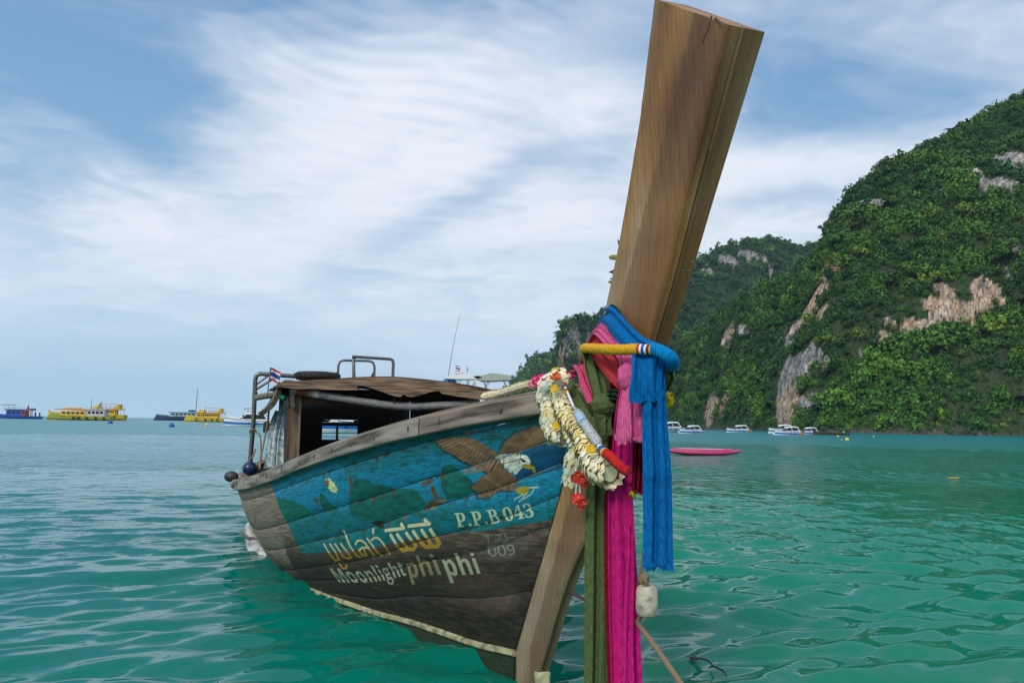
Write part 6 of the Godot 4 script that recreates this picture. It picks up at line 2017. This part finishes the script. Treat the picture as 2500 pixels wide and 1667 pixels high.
	tyre(bt * Vector3(0.65, 1.775, 5.7), 0.4)
	flag(bt * Vector3(1.225, 1.555, 5.0), 0.31, 0.16, 0.135, "small striped flag on a thin staff at the corner of the cabin roof", bt.basis * Vector3(-0.75, 0, 0.4), Vector3(0.02, 0, 0))
	build_scarves()
	build_garlands()
	build_ropes()
	# floats on the longtail's quarter
	var fb := thing("ball_fender", "dark blue round fender hanging over the rail beside the ropes", "fender", bt * Vector3(1.37, 0.80, 4.75))
	obj("float_ball", ball_mesh(Vector3.ZERO, Vector3(0.075, 0.073, 0.075), 18), M.bluebuoy, fb)
	obj("cord", tube_mesh([Vector3(0, 0.09, 0), Vector3(0.03, 0.13, 0), Vector3(0.05, 0.2, 0)], 0.009, 6), M.rope, fb)
	var fk := thing("ball_fender", "black oval fender at the end of the rail, beyond the blue one", "fender", bt * Vector3(1.545, 0.72, 4.7))
	obj("float_ball", ball_mesh(Vector3.ZERO, Vector3(0.072, 0.056, 0.06), 16), M.blackbuoy, fk)
	var fw := thing("foam_fender", "white foam fender half in the water along the hull side", "fender", Vector3(-2.310, 0.000, -7.575))
	var wp := smooth_path([Vector3(-2.588, 0.283, -8.000) - fw.position, Vector3(-2.556, 0.144, -8.000) - fw.position, Vector3(-2.477, 0.014, -7.950) - fw.position, Vector3(-2.289, -0.024, -7.700) - fw.position], 6)
	obj("foam_block", tube_mesh(wp, [0.02, 0.035, 0.05, 0.06, 0.062, 0.066, 0.07, 0.074, 0.078, 0.08, 0.08, 0.08, 0.08, 0.08, 0.078, 0.074, 0.07, 0.06, 0.05], 10), M.whitefoam, fw)
	obj("strap", tube_mesh([wp[5] + Vector3(-0.09, 0.02, 0.05), wp[5] + Vector3(0, -0.02, 0.11), wp[5] + Vector3(0.1, -0.05, 0.02)], 0.015, 6), M.greywood, fw)
	# boats out in the bay, from the left edge inwards
	dive_boat("dark blue and red dive boat cut off by the left edge", Vector3(-220.874, 0.000, -354.415), 0.12, 20.0)
	fishing_boat("long lime green and yellow boat with white after cabin and thin masts", Vector3(-160.800, 0.000, -296.365), 0.10, 22.5)
	yellow_boat("yellow tour boat half hidden behind the lime green boat", Vector3(-169.892, 0.513, -330.000), 0.08, 18.0, M.yellowhull)
	sail_boat("dark blue sailing boat with pale teal cabin and one tall mast", Vector3(-175.030, 0.766, -420.000), 0.10, 25.0)
	yellow_boat("two-deck yellow tour boat in front of the blue sailing boat", Vector3(-130.942, 0.000, -340.956), 0.08, 17.0, M.yellowhull)
	cruiser("white_cruiser", "white flybridge cruiser with dark sun top, left of the steel frame", Vector3(-79.413, 0.596, -240.000), 0.15, 11.0)
	speedboat("speedboat", "blue and white speedboat nearest the steel frame of the longtail boat", Vector3(-53.145, 0.000, -162.259), 0.12, 10.5, M.bluepaint, null)
	near_cruiser()
	speedboat("speedboat", "white speedboat glimpsed through the window of the cabin", Vector3(-14.603, 0.446, -70.000), 0.3, 7.5, M.bluepaint, null)
	# speedboats off the wooded cliff
	speedboat("speedboat", "white speedboat with a green stripe, beside the blue scarf", Vector3(37.025, 0.296, -185.000), 0.5, 8.0, M.greenpaint, null)
	speedboat("speedboat", "blue striped speedboat second from the blue scarf", Vector3(36.846, 0.000, -161.600), 0.55, 6.2, M.bluepaint, null)
	speedboat("speedboat", "blue striped speedboat lying alone between the two groups, orange mark at its stern", Vector3(64.872, 0.000, -225.307), 0.35, 7.8, M.bluepaint, M.orangepaint)
	speedboat("speedboat", "blue striped speedboat in front, below the tall grey rock face, orange mark at its stern", Vector3(56.585, 0.000, -161.264), 0.35, 6.6, M.bluepaint, M.orangepaint)
	speedboat("speedboat", "teal bowed speedboat mostly hidden behind the one below the grey rock", Vector3(63.396, 0.353, -185.000), 0.3, 7.0, M.tealpaint, null)
	speedboat("speedboat", "blue striped speedboat next to the brown wooden boat", Vector3(70.974, 0.000, -188.915), 0.35, 6.4, M.bluepaint, M.orangepaint)
	far_longtail(Vector3(73.338, 0.000, -181.260), 0.1, 8.4)
	kayak(Vector3(8.763, 0.000, -36.178), -0.12)
	# buoys
	buoy("larger blue mooring buoy, off the sailing boat", Vector3(-51.963, 0.000, -121.545), 0.42, M.royal, "mooring buoys")
	buoy("blue mooring buoy near the stern of the lime green boat", Vector3(-83.383, 0.000, -165.067), 0.50, M.royal, "mooring buoys")
	buoy("yellow mooring buoy below the yellow tour boat", Vector3(-59.177, 0.000, -154.195), 0.32, M.yellowbuoy, "mooring buoys")
	buoy("peach mooring buoy at the bow of the blue and white speedboat", Vector3(-53.240, -0.000, -147.040), 0.26, M.peach, "mooring buoys")
	buoy("largest yellow mooring buoy, off the brown wooden boat", Vector3(40.873, 0.000, -96.272), 0.24, M.yellowbuoy, "mooring buoys")
	buoy("small yellow mooring buoy close below the brown wooden boat", Vector3(59.188, 0.000, -143.199), 0.19, M.yellowbuoy, "mooring buoys")
	buoy("tiny orange mooring buoy left of the largest yellow one", Vector3(40.665, 0.000, -97.318), 0.10, M.peach, "mooring buoys")
	buoy("small yellow mooring buoy farthest right, off the wooded shore", Vector3(71.479, 0.000, -155.977), 0.16, M.yellowbuoy, "mooring buoys")
	buoy("white mooring buoy below the tall grey rock face", Vector3(58.670, 0.000, -176.828), 0.24, M.gelcoat, "mooring buoys")
	buoy("small white mooring buoy at the second speedboat's bow", Vector3(37.975, 0.000, -178.690), 0.20, M.gelcoat, "mooring buoys")
	# scraps afloat
	var db := thing("drifting_weed", "dark scrap of weed with a trailing strand, afloat near the rope", "weed", Vector3(1.074, 0.000, -4.580))
	obj("scrap", ball_mesh(Vector3(-0.02, 0.012, 0), Vector3(0.03, 0.008, 0.022), 10, 0.4), M.debris, db)
	obj("strand", tube_mesh(smooth_path([Vector3(0.01, 0.012, 0), Vector3(0.045, 0.012, 0.05), Vector3(0.05, 0.012, 0.14), Vector3(0.08, 0.012, 0.22), Vector3(0.075, 0.012, 0.3)], 5), 0.005, 6), M.debris, db)
	var lf := thing("drifting_leaf", "small yellow leaf floating far out on the right", "leaf", Vector3(12.342, 0.000, -22.144))
	obj("blade", ball_mesh(Vector3(0, 0.02, 0), Vector3(0.18, 0.012, 0.07), 10), M.yellowbuoy, lf)
